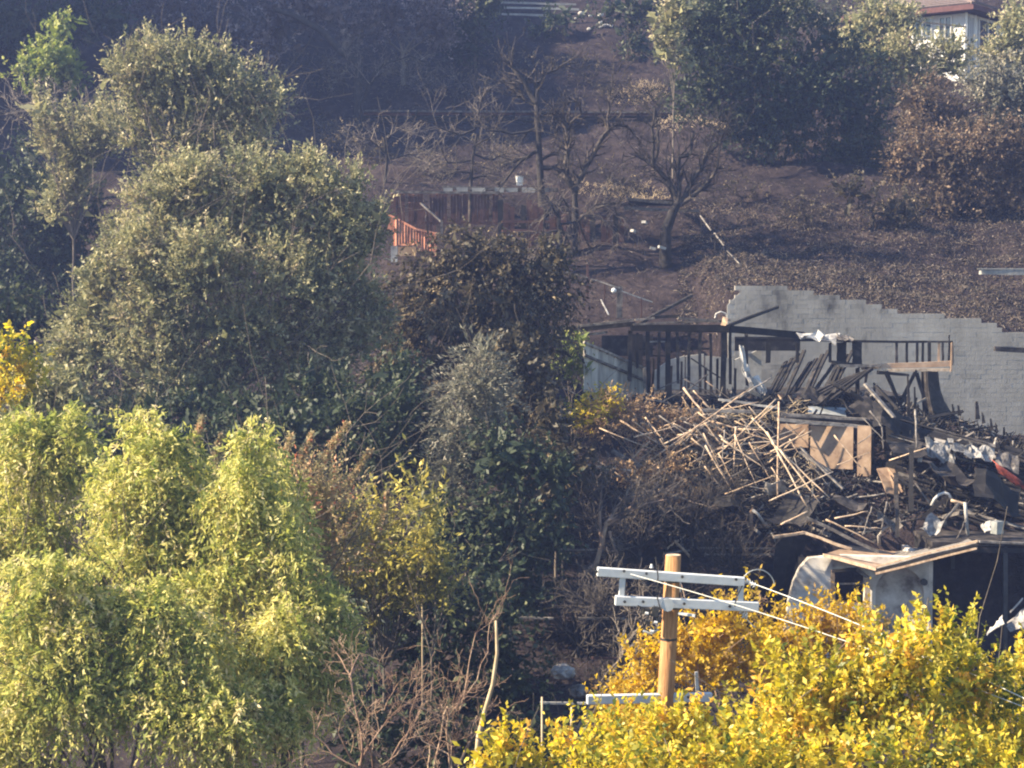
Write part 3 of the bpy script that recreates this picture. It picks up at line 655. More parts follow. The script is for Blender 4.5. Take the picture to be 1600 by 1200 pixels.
def timber_wall():
    D = 106; a = P(560, 178, D); b = P(1060, 180, D); root = thing('terrace_wall', 'low dark timber terrace wall running across the burnt slope', 'wall', (a.x, D, a.z - .5))
    rr = random.Random(2); x = a.x; top = a.z
    while x < b.x:
        l = rr.uniform(2.2, 3.4)
        for k in range(3): beam('board', (x, D + rr.uniform(-.05, .05), top - k * .2), (min(x + l, b.x), D, top - k * .2 + rr.uniform(-.03, .03)), .1, .17, 'char' if k else 'redwood_dark', parent=root)
        beam('post', (x, D - .1, top - .9), (x, D - .1, top + .1), .14, .12, 'char', parent=root); x += l + .05
    beam('cap', a + Vector((0, -.02, .17)), P(1055, 180, D) + Vector((0, 0, .15)), .45, .11, 'ash', parent=root)
timber_wall()
# upper pale terrace courses at the top centre
for i, (xa, xb, y, lb) in enumerate(((782, 900, 4, 'uppermost grey terrace board at the top of the slope'), (786, 905, 12, 'second grey terrace board from the top of the slope'), (784, 870, 22, 'third grey terrace board from the top of the slope'))):
    beam('terrace_board', P(xa, y, 122 - i), P(xb, y + 3, 122 - i), .15, .14, 'concrete', lb, 'board')
for i, (x, y, r_) in enumerate(((908, 21, 5), (938, 23, 5), (922, 25, 3), (939, 35, 4), (899, 29, 2.5), (950, 40, 2.5), (920, 75, 3.5), (938, 53, 3), (944, 82, 4), (955, 76, 3), (835, 100, 3), (857, 62, 2.5))):
    q = P(x, y, 120); q.z = max(gz(q.x, q.y) + .1, q.z); r = r_ / 23
    bm_ = bmesh.new(); bmesh.ops.create_icosphere(bm_, subdivisions=2, radius=r); random.seed(i)
    for v in bm_.verts: v.co = v.co * random.uniform(.75, 1.1); v.co.z *= .75
    me = bpy.data.meshes.new('boulder'); bm_.to_mesh(me); bm_.free(); me.materials.append(M['rock'])
    lbs = ['left large pale rock at the head of the slope', 'right large pale rock at the head of the slope', 'small pale rock between the two large ones at the top']
    o = link('pale_rock', me, None, q); tag(o, lbs[i] if i < 3 else 'small pale rock scattered below the two large rocks', 'rock', None if i < 3 else 'small rocks scattered at the top of the slope')

# ---- red deck, stair rail and fence
def deck():
    D = 85; root = thing('red_stair_railing', 'sunlit red wooden stair railing beside the big grey green tree', 'railing', P(645, 392, D))
    beam('top_rail', P(604, 334, D), P(650, 358, D - .3), .1, .1, 'redwood', parent=root); beam('top_rail', P(650, 358, D - .3), P(681, 365, D - .3), .1, .1, 'redwood', parent=root)
    beam('bottom_rail', P(616, 383, D - .1), P(651, 381, D - .3), .12, .09, 'redwood', parent=root)
    for i in range(15):
        x = 619 + i * 4.4; yt = 341 + (x - 619) * .52 if x < 650 else 357 + (x - 650) * .27
        beam('baluster', P(x, (383 if x < 652 else 392), D - .2), P(x, yt, D - .2), .075, .06, 'redwood', parent=root, roll=.6)
    beam('post', P(617, 396, D - .1), P(615, 338, D - .1), .13, .13, 'redwood', parent=root); beam('post', P(680, 402, D - .3), P(680, 364, D - .3), .13, .13, 'redwood', parent=root)
    g = [[P(606, 338, D + .3), P(616, 343, D + .3)], [P(605, 358, D + .3), P(614, 360, D + .3)]]; MB().sheet(g, .04).build('side_board', M['redwood'], root)
    g = [[P(622, 386, D + .3), P(650, 385, D + .3)], [P(622, 400, D + .3), P(650, 400, D + .3)]]; MB().sheet(g, .04).build('stair_riser', M['plywood'], root)
    r2 = thing('wooden_deck_fence', 'dark red board fence with a sloping pale capped rail behind the sunlit railing', 'fence', P(660, 370, 87))
    for i in range(36):
        if i in (5, 11, 12, 19, 26, 33): continue
        x = 612 + i * 4.7; yt = 303; yb = 350 if x < 690 else 348
        beam('board', P(x, yb, 87.5), P(x, yt + (i % 3), 87.5), .13, .03, 'redwood_dark', parent=r2, seed=i)
    beam('cap', P(657, 317, 86.4), P(690, 347, 86), .16, .07, 'ash', parent=r2)
    for i in range(8): beam('board', P(640 + i * 5.6, 378, 86.6), P(640 + i * 5.6, 317 + max(0, i - 3) * 4.4, 86.6), .13, .03, 'redwood_dark', parent=r2, seed=i)
    beam('rail', P(612, 300, 87.4), P(780, 301, 87.4), .1, .12, 'ash', parent=r2); beam('rail', P(612, 349, 87.3), P(780, 349, 87.3), .1, .12, 'redwood_dark', parent=r2)
    beam('post', P(690, 375, 85.9), P(690, 345, 85.9), .12, .12, 'ash', parent=r2)
    r3 = thing('board_wall', 'old reddish brown board wall behind the hanging bare branches', 'wall', P(845, 390, 86.5))
    for i in range(22):
        if i in (3, 8, 12, 13, 17): continue
        x = 782 + i * 9; y1 = 388 if x < 880 else 378; y0 = 312 if x < 860 else 330
        if x > 930: y0 = 336; 
        beam('board', P(x, y1, 86.8), P(x, y0 + (i * 7 % 5) * 3, 86.8), .27, .04, 'redwood_dark' if i % 4 else 'char', parent=r3, seed=i)
    for y in (346, 360): beam('rail', P(784, y, 86.6), P(880, y, 86.6), .08, .12, 'redwood_dark', parent=r3)
    beam('slab_edge', P(692, 293, 89), P(872, 297, 89), .5, .18, 'ash', 'pale concrete slab edge above the red board fence', 'slab')
    for i, x in enumerate((700, 722, 748, 780, 800, 826, 850)):
        q = P(x, 297, 88.3); mb = MB(); mb.box(q, .45 + .1 * (i % 3), .2, .2 + .05 * (i % 2)); tag(mb.build('paving_block', M['concrete']), 'pale block in the row beneath the concrete slab edge', 'block', 'blocks in a row under the slab edge')
    # white bin on the slab
    q = P(812, 290, 88.6); t = thing('white_bucket', 'small white bucket standing on the concrete slab edge', 'bucket', q)
    MB().tube([q, q + Vector((0, 0, .12)), q + Vector((0, 0, .42))], .15, 12, .19).build('bucket_body', M['porcelain'], t)
    MB().tube([q + Vector((0, 0, .42)), q + Vector((0, 0, .46))], .2, 12).build('rim', M['porcelain'], t)
    q = P(797, 368, 85.6); MB().box(q, .22, .1, .12).build('x', M['white_metal']); o = bpy.data.objects[-1] if False else None
deck()
for o in list(C.objects):
    if o.name == 'x': o.name = 'wall_bracket'; tag(o, 'small white bracket on the brown board wall', 'bracket')
q = P(616, 397, 83.5); mb = MB(); mb.box(q, .3, .3, .75); tag(mb.build('white_post_stub', M['white_metal']), 'short white pier at the foot of the red railing', 'pier')
for x, y, lb in ((959, 454, 'small white lamp glass on the dark bank'),):
    q = P(x, y, 78.2); bm_ = bmesh.new(); bmesh.ops.create_uvsphere(bm_, u_segments=10, v_segments=8, radius=.12); me = bpy.data.meshes.new('g'); bm_.to_mesh(me); bm_.free(); me.materials.append(M['porcelain']); tag(link('globe_lamp', me, None, q), lb, 'lamp')
beam('metal_strip', P(939, 468, 77), P(951, 492, 76), .05, .04, 'white_metal', 'short bright metal strip lying on the dark bank', 'strip')

# ---- beams at the right edge
r = thing('box_gutter', 'pale flat topped metal box beam jutting in over the burnt bank at the right edge', 'beam', P(1560, 425, 73))
beam('beam', P(1532, 425, 73), P(1700, 427, 73), .35, .22, 'concrete', parent=r); beam('top_flange', P(1528, 420, 73), P(1700, 421, 73), .45, .05, 'concrete', parent=r)
beam('post', P(1640, 428, 73) + Vector((0, 0, -6)), P(1640, 428, 73), .12, .12, 'dark_metal', parent=r)
beam('dark_gutter', P(1554, 545, 71), P(1700, 552, 71), .25, .2, 'char', 'dark beam jutting in over the grey block wall at the right edge', 'beam')

# ---- lower stucco building with arch
def stucco():
    D = 58.0; k = D / F; o = P(1340, 980, D); root = thing('stucco_outbuilding', 'smoke stained white stucco building with an arched niche and a folded flat roof', 'building', (o.x, D, -12.5))
    xm = P(1340, 900, D).x
    def Dw(px): return D - (px - 1340) * .0052
    def uv(px, py): q = P(px, py, Dw(px)); return (q.x, q.z)
    outer = [uv(*p) for p in ((1222, 1060), (1226, 985), (1232, 940), (1240, 910), (1250, 888), (1264, 872), (1310, 868), (1452, 872), (1452, 1060))]
    hole1 = [uv(*p) for p in ((1302, 893), (1338, 891), (1352, 899), (1351, 945), (1303, 942))]
    arch = []
    for i in range(13):
        t = PI * i / 12; arch.append(uv(1406 + 38 * math.cos(t), 925 - 38 * math.sin(t)))
    arch = arch + [uv(1368, 1040), uv(1444, 1040)]
    t3 = lambda u, v, d: Vector((u, D + d - (u - xm) * .25, v))
    poly_slab([outer, hole1, arch], 0, .35, t3).build('front_wall', M['plaster'], root)
    mb = MB(); a = P(1362, 1045, Dw(1362)); b = P(1450, 882, Dw(1450)); ww = b.x - a.x; mb.box(((a.x + b.x) / 2, Dw(1406) + .33, (a.z + b.z) / 2), ww * 1.05, .1, b.z - a.z, rz=-math.atan(.25)); mb.build('niche_back', M['plaster'], root)
    # sides, back, roof slab
    xr = P(1452, 900, D).x; xl = P(1262, 900, D).x; zt = P(0, 874, D).z
    mb = MB(); mb.box((xr - .1, D + 1.75, (zt - 12.5) / 2), .2, 4.5, zt + 12.5); mb.build('side_wall', M['plaster'], root)
    mb = MB(); mb.box((xl + .1, D + 2.4, (zt - 12.7) / 2), .2, 2.4, zt + 12.3); mb.build('side_wall', M['char'], root)
    mb = MB(); mb.box(((xl + xr) / 2, D + 3.9, (zt - 12.5) / 2), xr - xl, .2, zt + 12.5); mb.build('back_wall', M['char'], root)
    # window frame remains
    beam('frame', P(1302, 945, D + .15), P(1301, 890, D + .15), .12, .1, 'plywood', parent=root); beam('frame', P(1355, 950, D - .22), P(1354, 903, D - .22), .17, .14, 'pole_wood', parent=root)
    beam('frame', P(1300, 892, D + .15), P(1340, 889, D - .04), .12, .1, 'char', parent=root); beam('frame', P(1338, 889, D - .1), P(1356, 902, D - .22), .12, .1, 'ash', parent=root)
    beam('sill', P(1303, 912, D + .3), P(1345, 912, D + .3), .05, .05, 'ash', parent=root)
    # folded roof: two pale planes meeting at a low valley
    A = P(1286, 866, D - .3); B_ = P(1368, 888, D - 1.3); Cc = P(1526, 848, D - 2.2)
    A2 = P(1330, 852, D + 3.4); B2 = P(1400, 862, D + 3.2); C2 = P(1505, 838, D + 3.4)
    def plane(p0, p1, q0, q1, nm, mt): MB().sheet([[p0.lerp(p1, i / 4) + Vector((0, 0, random.uniform(-.02, .02))) for i in range(5)], [q0.lerp(q1, i / 4) for i in range(5)]], -.06).build(nm, M[mt], root)
    random.seed(3)
    plane(A, B_, A2, B2, 'roof_deck', 'plywood'); plane(B_, Cc, B2, C2, 'roof_deck', 'ash')
    beam('fascia', A + Vector((0, -.05, -.02)), B_ + Vector((0, -.05, -.02)), .06, .1, 'pole_wood', parent=root)
    for dz in (.06, -.05, -.16): beam('fascia', B_ + Vector((0, -.06, dz)), Cc + Vector((0, -.06, dz)), .06, .07, 'pole_wood' if dz != -.05 else 'char', parent=root)
    # left wing edge of the gable
    beam('roof_edge', P(1209, 839, D), P(1256, 832, D), .14, .08, 'pole_wood', parent=root); beam('roof_edge', P(1256, 832, D), P(1330, 858, D - .4), .12, .08, 'pole_wood', parent=root)
    MB().sheet([[P(1212, 842, D + 1.8), P(1240, 838, D + 1.8), P(1262, 846, D + 1.8)], [P(1205, 935, D + 2.2), P(1222, 930, D + 2.2), P(1244, 880, D + 2.2)]], .05).build('gable_boards', M['char'], root)
    bm_ = bmesh.new(); q = P(1443, 909, Dw(1443) - .02)
    MB().tube([q, q + Vector((0, -.12, 0))], .11, 14).build('wall_vent', M['dark_metal'], root)
    # burnt stain soot patch is part of the plaster colour
stucco()
def carport():
    D = 58.6; o = P(1540, 900, D); root = thing('carport', 'dark burnt out carport beside the stucco building', 'carport', (o.x, D, -12.5))
    zt = P(0, 852, D).z; x0 = P(1455, 900, D).x; x1 = P(1760, 900, D).x
    mb = MB(); mb.box(((x0 + x1) / 2, D + 2.4, zt + .05), x1 - x0, 5, .14); mb.build('roof', M['char'], root)
    mb = MB(); mb.box(((x0 + x1) / 2, D + 4.8, (zt - 12.5) / 2), x1 - x0, .2, zt + 12.5); mb.build('back_wall', M['char'], root)
    mb = MB(); mb.box((x0 + .1, D + 2.4, (zt - 12.5) / 2), .12, 4.6, zt + 12.5 - .05); mb.build('side_wall', M['char'], root)
    for x, dd in ((1488, 2.6), (1570, 0), (1640, 0)): beam('post', P(x, 1075, D + dd), P(x, 856, D + dd), .14, .14, 'dark_metal', parent=root)
    beam('fascia', P(1452, 858, D - .1), P(1760, 862, D - .1), .08, .16, 'char', parent=root); beam('roof_edge', P(1530, 846, D - .15), P(1700, 853, D - .15), .1, .07, 'ash', parent=root)
    beam('rail', P(1455, 908, D + 3), P(1560, 906, D + 3), .06, .06, 'dark_metal', parent=root)
carport()
random.seed(9)
def crump(name, pts, D, amp, th, mat, label, cat, group=None, nn=(5, 7), dy=.5):
    rows = []
    for j in range(nn[0]):
        t = j / (nn[0] - 1); row = []
        for i in range(nn[1]):
            s_ = i / (nn[1] - 1); q = Vector(pts[0]).lerp(Vector(pts[1]), s_).lerp(Vector(pts[3]).lerp(Vector(pts[2]), s_), t)
            row.append(P(q.x, q.y, D - t * dy) + rvec() * amp)
        rows.append(row)
    return tag(MB().sheet(rows, th).build(name, M[mat]), label, cat, group)
crump('torn_metal_sheet', [(1574, 968), (1625, 936), (1630, 976), (1576, 984)], 56.2, .08, .02, 'white_metal', 'crumpled white metal sheet lying outside the dark carport', 'metal sheet')
crump('torn_metal_sheet', [(1545, 982), (1566, 963), (1570, 972), (1543, 993)], 56, .06, .02, 'white_metal', 'smaller twisted white metal strip left of the crumpled sheet', 'metal sheet')
beam('metal_strip', P(1579, 956, 56.3), P(1598, 935, 56.3), .07, .04, 'white_metal', 'narrow white strut standing above the crumpled metal sheet', 'strut')
crump('metal_cabinet', [(1532, 820), (1546, 813), (1549, 828), (1538, 832)], 59, .03, .02, 'white_metal', 'torn bright metal flap below the collapsed roof', 'metal sheet')
mb = MB(); mb.box(P(1558, 824, 59.3), .3, .3, .42, rz=.5); tag(mb.build('metal_box', M['grey_metal']), 'small upright grey metal box beside the torn bright flap', 'box')

# ---- upper house
def upper_house():
    c = P(1508, 66, 112); root = thing('hilltop_house', 'white house with maroon hipped tile roof among trees at the top right', 'house', (c.x, c.y, c.z - 2.5))
    dl = Vector((-.80, .60, 0)); dr = Vector((.62, .78, 0)); zb = c.z - 2.5; zt = P(0, 20, 112).z
    def wall(a, d, u0, u1, z0, z1, nm, mat, off=0, th=.12):
        n = Vector((-d.y, d.x, 0)); n = n if n.y < 0 else -n; p0 = a + d * u0 + n * off; p1 = a + d * u1 + n * off; p0.z = p1.z = 0
        mb = MB(); vs = []
        for q in (p0, p1):
            for z in (z0, z1):
                for o_ in (0, th): vs.append(q - n * o_ + Vector((0, 0, z)))
        mb.add(vs, [(0, 1, 3, 2), (4, 6, 7, 5), (0, 4, 5, 1), (2, 3, 7, 6), (0, 2, 6, 4), (1, 5, 7, 3)]); return mb.build(nm, M[mat], root)
    wall(c, dl, 0, 7, zb, zt, 'wall', 'house_white'); wall(c, dr, 0, 6, zb, zt, 'wall', 'house_white')
    z60 = P(0, 50, 112).z; z24 = P(0, 24, 112).z
    def window(d, u0, u1, z0, z1):
        w = wall(c, d, u0, u1, z0, z1, 'window', 'glass', .02, .04); n = Vector((-d.y, d.x, 0)); n = n if n.y < 0 else -n
        for a_, b_ in (((u0, z0), (u1, z0)), ((u0, z1), (u1, z1)), ((u0, z0), (u0, z1)), ((u1, z0), (u1, z1)), (((u0 + u1) / 2, z0), ((u0 + u1) / 2, z1))):
            p = c + d * a_[0] + n * .07; q = c + d * b_[0] + n * .07; p.z = a_[1]; q.z = b_[1]
            mb = MB(); mb.bar(p, q, .09); o = mb.build('frame', M['house_white'], w)
    window(dl, .9, 1.7, z60 - .3, z24); window(dl, 2.2, 3.4, z60 - .1, z24); window(dr, .5, 1.1, zb + .4, z24); window(dr, 1.9, 4.6, zb + 1, z24)
    wall(c, dl, 3.6, 7, zb, zt - .3, 'red_wall', 'brown_trim', .03, .04)
    for d, u in ((dl, 0), (dr, 1.4), (dr, .05)):
        p = c + d * u + Vector((0, -.12, 0)); mb = MB(); mb.bar((p.x, p.y, zb), (p.x, p.y, zt), .14); mb.build('corner_post', M['house_white'], root)
    # eaves and hipped roof
    e0 = c + dl * 8 - dr * .9; e1 = c - dl * .9 - dr * .9; e2 = c + dr * 7 - dl * .9; e3 = c + dl * 8 + dr * 7
    cen = (e0 + e1 + e2 + e3) / 4
    for e in (e0, e1, e2, e3): e.z = zt + .05
    up = Vector((0, 0, .32)); ap = Vector((cen.x, cen.y, zt + 2.4))
    mb = MB(); E = [e0, e1, e2, e3]; mb.add(E + [e + up for e in E], [(0, 1, 2, 3), (0, 4, 5, 1), (1, 5, 6, 2), (2, 6, 7, 3), (3, 7, 4, 0)]); mb.build('eaves', M['brown_trim'], root)
    # tile courses
    for a_, b_ in ((0, 1), (1, 2)):
        mb = MB(); nC = 12
        for i in range(nC):
            t0 = i / nC; t1 = (i + 1.25) / nC; lo = Vector((0, 0, .36 + .03)); A_ = (E[a_] + lo).lerp(ap, t0); B2 = (E[b_] + lo).lerp(ap, t0); Cq = (E[b_] + lo - Vector((0, 0, .06))).lerp(ap, min(1, t1)); Dq = (E[a_] + lo - Vector((0, 0, .06))).lerp(ap, min(1, t1))
            mb.sheet([[A_, B2], [Dq, Cq]], .04)
        mb.build('tiles', M['shingle'], root)
    mb = MB(); mb.bar(e1 + up * 1.2, ap + up, .25, .15); mb.build('ridge', M['shingle'], root)
    # balcony rail
    beam('balcony_rail', c + dl * .2 + Vector((-.1, -1.4, .75)), c + dl * 4.5 + Vector((0, -1.4, 1.55)), .08, .1, 'char', parent=root)
upper_house()

# ---- utility pole
def pole():
    D = 30.0; top = P(1052, 868, D); bot = P(1039, 1110, D); d = (bot - top).normalized(); g = gz(bot.x, D)
    foot = top + d * ((top.z - g + .5) / -d.z); root = thing('utility_pole', 'brown wooden utility pole with pale crossarms in front of the yellow bushes', 'utility pole', (foot.x, D, g))
    MB().tube([foot, bot, top], .155, 24, .132).build('pole', M['timber'], root, smooth=False)
    for p in bpy.data.objects['pole'].data.polygons: p.use_smooth = len(p.vertices) == 4
    MB().tube([top, top + Vector((0, 0, .012))], .125, 20).build('pole_top', M['pole_wood'], root)
    def arm(a, b, w, h, nm='crossarm'):
        mb = MB(); mb.bar(a, b, w, h); o = mb.build(nm, M['arm'], root)
        bv = o.modifiers.new('bevel', 'BEVEL'); bv.width = .012; bv.segments = 2; return o
    arm(P(933, 893, D - .22), P(1163, 909, D - .12), .12, .15); arm(P(952, 894, D + .28), P(1156, 909, D + .28), .1, .13, 'rear_crossarm')
    arm(P(961, 938, D - .22), P(1185, 948, D - .12), .12, .16); 
    arm(P(917, 1093, D - .25), P(1112, 1089, D + .1), .12, .15)
    arm(P(973, 898, D - .2), P(971, 934, D - .2), .1, .09, 'spacer'); arm(P(1158, 912, D - .1), P(1157, 943, D - .1), .09, .08, 'spacer')
    arm(P(1060, 900, D + .2), P(1060, 925, D + .2), .09, .09, 'spacer')
    def bolt(px, py, r=.028, l=.03, dd=.3):
        q = P(px, py, D - dd); MB().tube([q, q - Vector((0, l, 0))], r, 6).build('bolt', M['dark_metal'], root)
    for x, y, dd in ((975, 892, .29), (1066, 901, .24), (1010, 896, .27), (976, 940, .29), (1069, 943, .24), (1140, 947, .2), (1150, 905, .2), (1005, 940, .28), (930 + 2, 893, .3), (1075, 1089, .1)): bolt(x, y, .026, .03, dd)
    # bands
    for y in (908, 950, 1000): 
        q = top + d * ((y - 868) / ppm(D)); r_ = .141 + .006 * (y - 868) / 240; MB().tube([q + Vector((0, 0, .02)), q - Vector((0, 0, .02))], r_, 20).build('band', M['dark_metal'], root)
    # guard plate on the lower arm
    q = P(1043, 945, D - .32); MB().tube([q, q + Vector((0, -.02, 0))], .11, 16).build('plate', M['arm'], root)
    def ins(px, py, dd, r=.05, h=.16):
        q = P(px, py, D + dd); o = MB().tube([q, q + Vector((0, 0, h * .25)), q + Vector((0, 0, h * .3))], r * .5, 10).build('insulator_pin', M['dark_metal'], root)
        for z0, rr_ in ((.25, 1), (.5, .8), (.75, .6)): MB().tube([q + Vector((0, 0, h * z0)), q + Vector((0, 0, h * (z0 + .16)))], r * rr_, 12, r * rr_ * .7).build('insulator', M['porcelain'], root)
    ins(1018, 889, -.2, .035, .09)
    for x, y, n_ in ((1166, 908, 4), (1157, 955, 3), (1161, 962, 2)):
        for i in range(n_):
            q = P(x + i * 4, y + i * 2.0, D - .1 - i * .02); MB().tube([q, q + Vector((.025, 0, -.012))], .05, 12, .03).build('insulator', M['porcelain'], root)
    # switch gear and drop loops under the lower arm
    for x, y, w, h in ((1010, 955, .12, .1), (1024, 955, .1, .16), (1030, 968, .08, .1), (1012, 972, .08, .06)): MB().box(P(x, y, D - .3), w, .12, h, ry=.2).build('switch', M['dark_metal'], root)
    for pts in (((1003, 948), (1002, 965), (1007, 982), (1016, 988), (1026, 982)), ((1020, 948), (1013, 962), (1012, 975), (1022, 984), (1032, 975)), ((996, 946), (1006, 950), (1018, 962), (1030, 966)), ((1160, 915), (1150, 935), (1148, 948)), ((1026, 930), (1030, 945), (1034, 960)), ((1024, 870), (1028, 900), (1027, 925))):
        MB().tube([P(x, y, D - .34) for x, y in pts], .012, 5).build('cable', M['dark_metal'], root)
    MB().tube([P(1005, 986, D - .3), P(1018, 990, D - .3), P(1029, 983, D - .3)], .02, 6).build('switch_arm', M['arm'], root)
    for x, y in ((1008, 958), (1022, 972), (1016, 986)): MB().tube([P(x, y, D - .38), P(x + 5, y + 1, D - .38)], .025, 8).build('insulator', M['porcelain'], root)
    MB().bar(P(1060, 958, D - .2), P(1086, 962, D - .3), .05, .04).build('brace', M['arm'], root)
    beam('drop_brace', P(1030, 1095, D - .22), P(1036, 1118, D - .18), .04, .03, 'redwood_dark', parent=root)
    MB().tube([P(1088, 1050, D + .2), P(1090, 1088, D + .2)], .03, 8).build('arm_bracket', M['white_metal'], root)
pole()
def wire(px, D0, D1, label, sag=.25, r=.009):
    a = P(*px[0], D0); b = P(*px[1], D1); pts = []
    for i in range(17):
        t = i / 16; q = a.lerp(b, t); q.z -= sag * 4 * t * (1 - t); pts.append(q)
    tag(MB().tube(pts, r, 5).build('power_line', M['wire']), label, 'power line')
wire(((1166, 908), (1720, 1150)), 29.9, 25, 'upper bright power line running down right from the upper crossarm', -.1, .008)
wire(((985, 897), (1700, 1145)), 29.75, 25.5, 'lower bright power line running down right past the pole', -.12, .008)
wire(((1163, 962), (1180, 980)), 29.9, 29.9, 'short slack wire tail under the lower crossarm', .02)
def arcwire():
    pts = [P(1162 + 22 - 26 * math.cos(t), 912 - 26 * math.sin(t) + 4, 30.1) for t in np.linspace(.2, PI - .1, 14)]
    tag(MB().tube(pts, .01, 5).build('looped_cable', M['grey_metal']), 'looped cable arching off the right end of the upper crossarm', 'cable')
arcwire()
# ================================================================== DEBRIS
def heapz(x, y):
    z = np.interp(y, [59, 60.5, 62, 64, 66, 68, 70, 72], [-10.4, -8.9, -7.7, -6.2, -5.2, -4.5, -4.3, -4.3])
    z = z - .9 * np.clip((x - 8) / 1, 0, 1) * np.clip((14.2 - x) / 1, 0, 1) * np.clip((y - 61) / 1, 0, 1) * np.clip((65.4 - y) / .8, 0, 1)
    z = z - np.clip(x - 13.5, 0, 9) * .27 * np.clip((y - 64) / 3, 0, 1)
    return z + bumps(x, y, .25, 2.2, 21) + bumps(x, y, .14, .8, 22)
hx = np.arange(4.2, 20.5, .3); hy = np.arange(59, 71, .3); HX, HY = np.meshgrid(hx, hy)
HZ = heapz(HX, HY); fade = np.clip((HX - 4.2) / 2.5, 0, 1); HZ = HZ * fade + (G(HX, HY) - .3) * (1 - fade)
w_ = np.clip((HX - 7.5) / 1, 0, 1) * np.clip((61.4 - HY) / 1.0, 0, 1); HZ = HZ * (1 - w_) + -12.6 * w_
n1, n2 = HX.shape; idx = np.arange(n1 * n2).reshape(n1, n2)
f_ = np.stack([idx[:-1, :-1], idx[:-1, 1:], idx[1:, 1:], idx[1:, :-1]], -1).reshape(-1, 4)
tag(link('rubble_heap', mesh_np('rubble_heap', np.stack([HX.ravel(), HY.ravel(), HZ.ravel()], 1), f_, M['ground'])), 'black heap of ash and rubble spilling below the ruined house', 'rubble', kind='stuff')
def hz(x, y):
    f = min(1, max(0, (x - 4.2) / 2.5)); return float(heapz(np.array([x]), np.array([y]))[0]) * f + (gz(x, y)) * (1 - f)
def Dheap(py): return float(np.interp(py, [600, 640, 700, 760, 820, 860], [68.5, 66.5, 64, 62, 60.6, 60]))
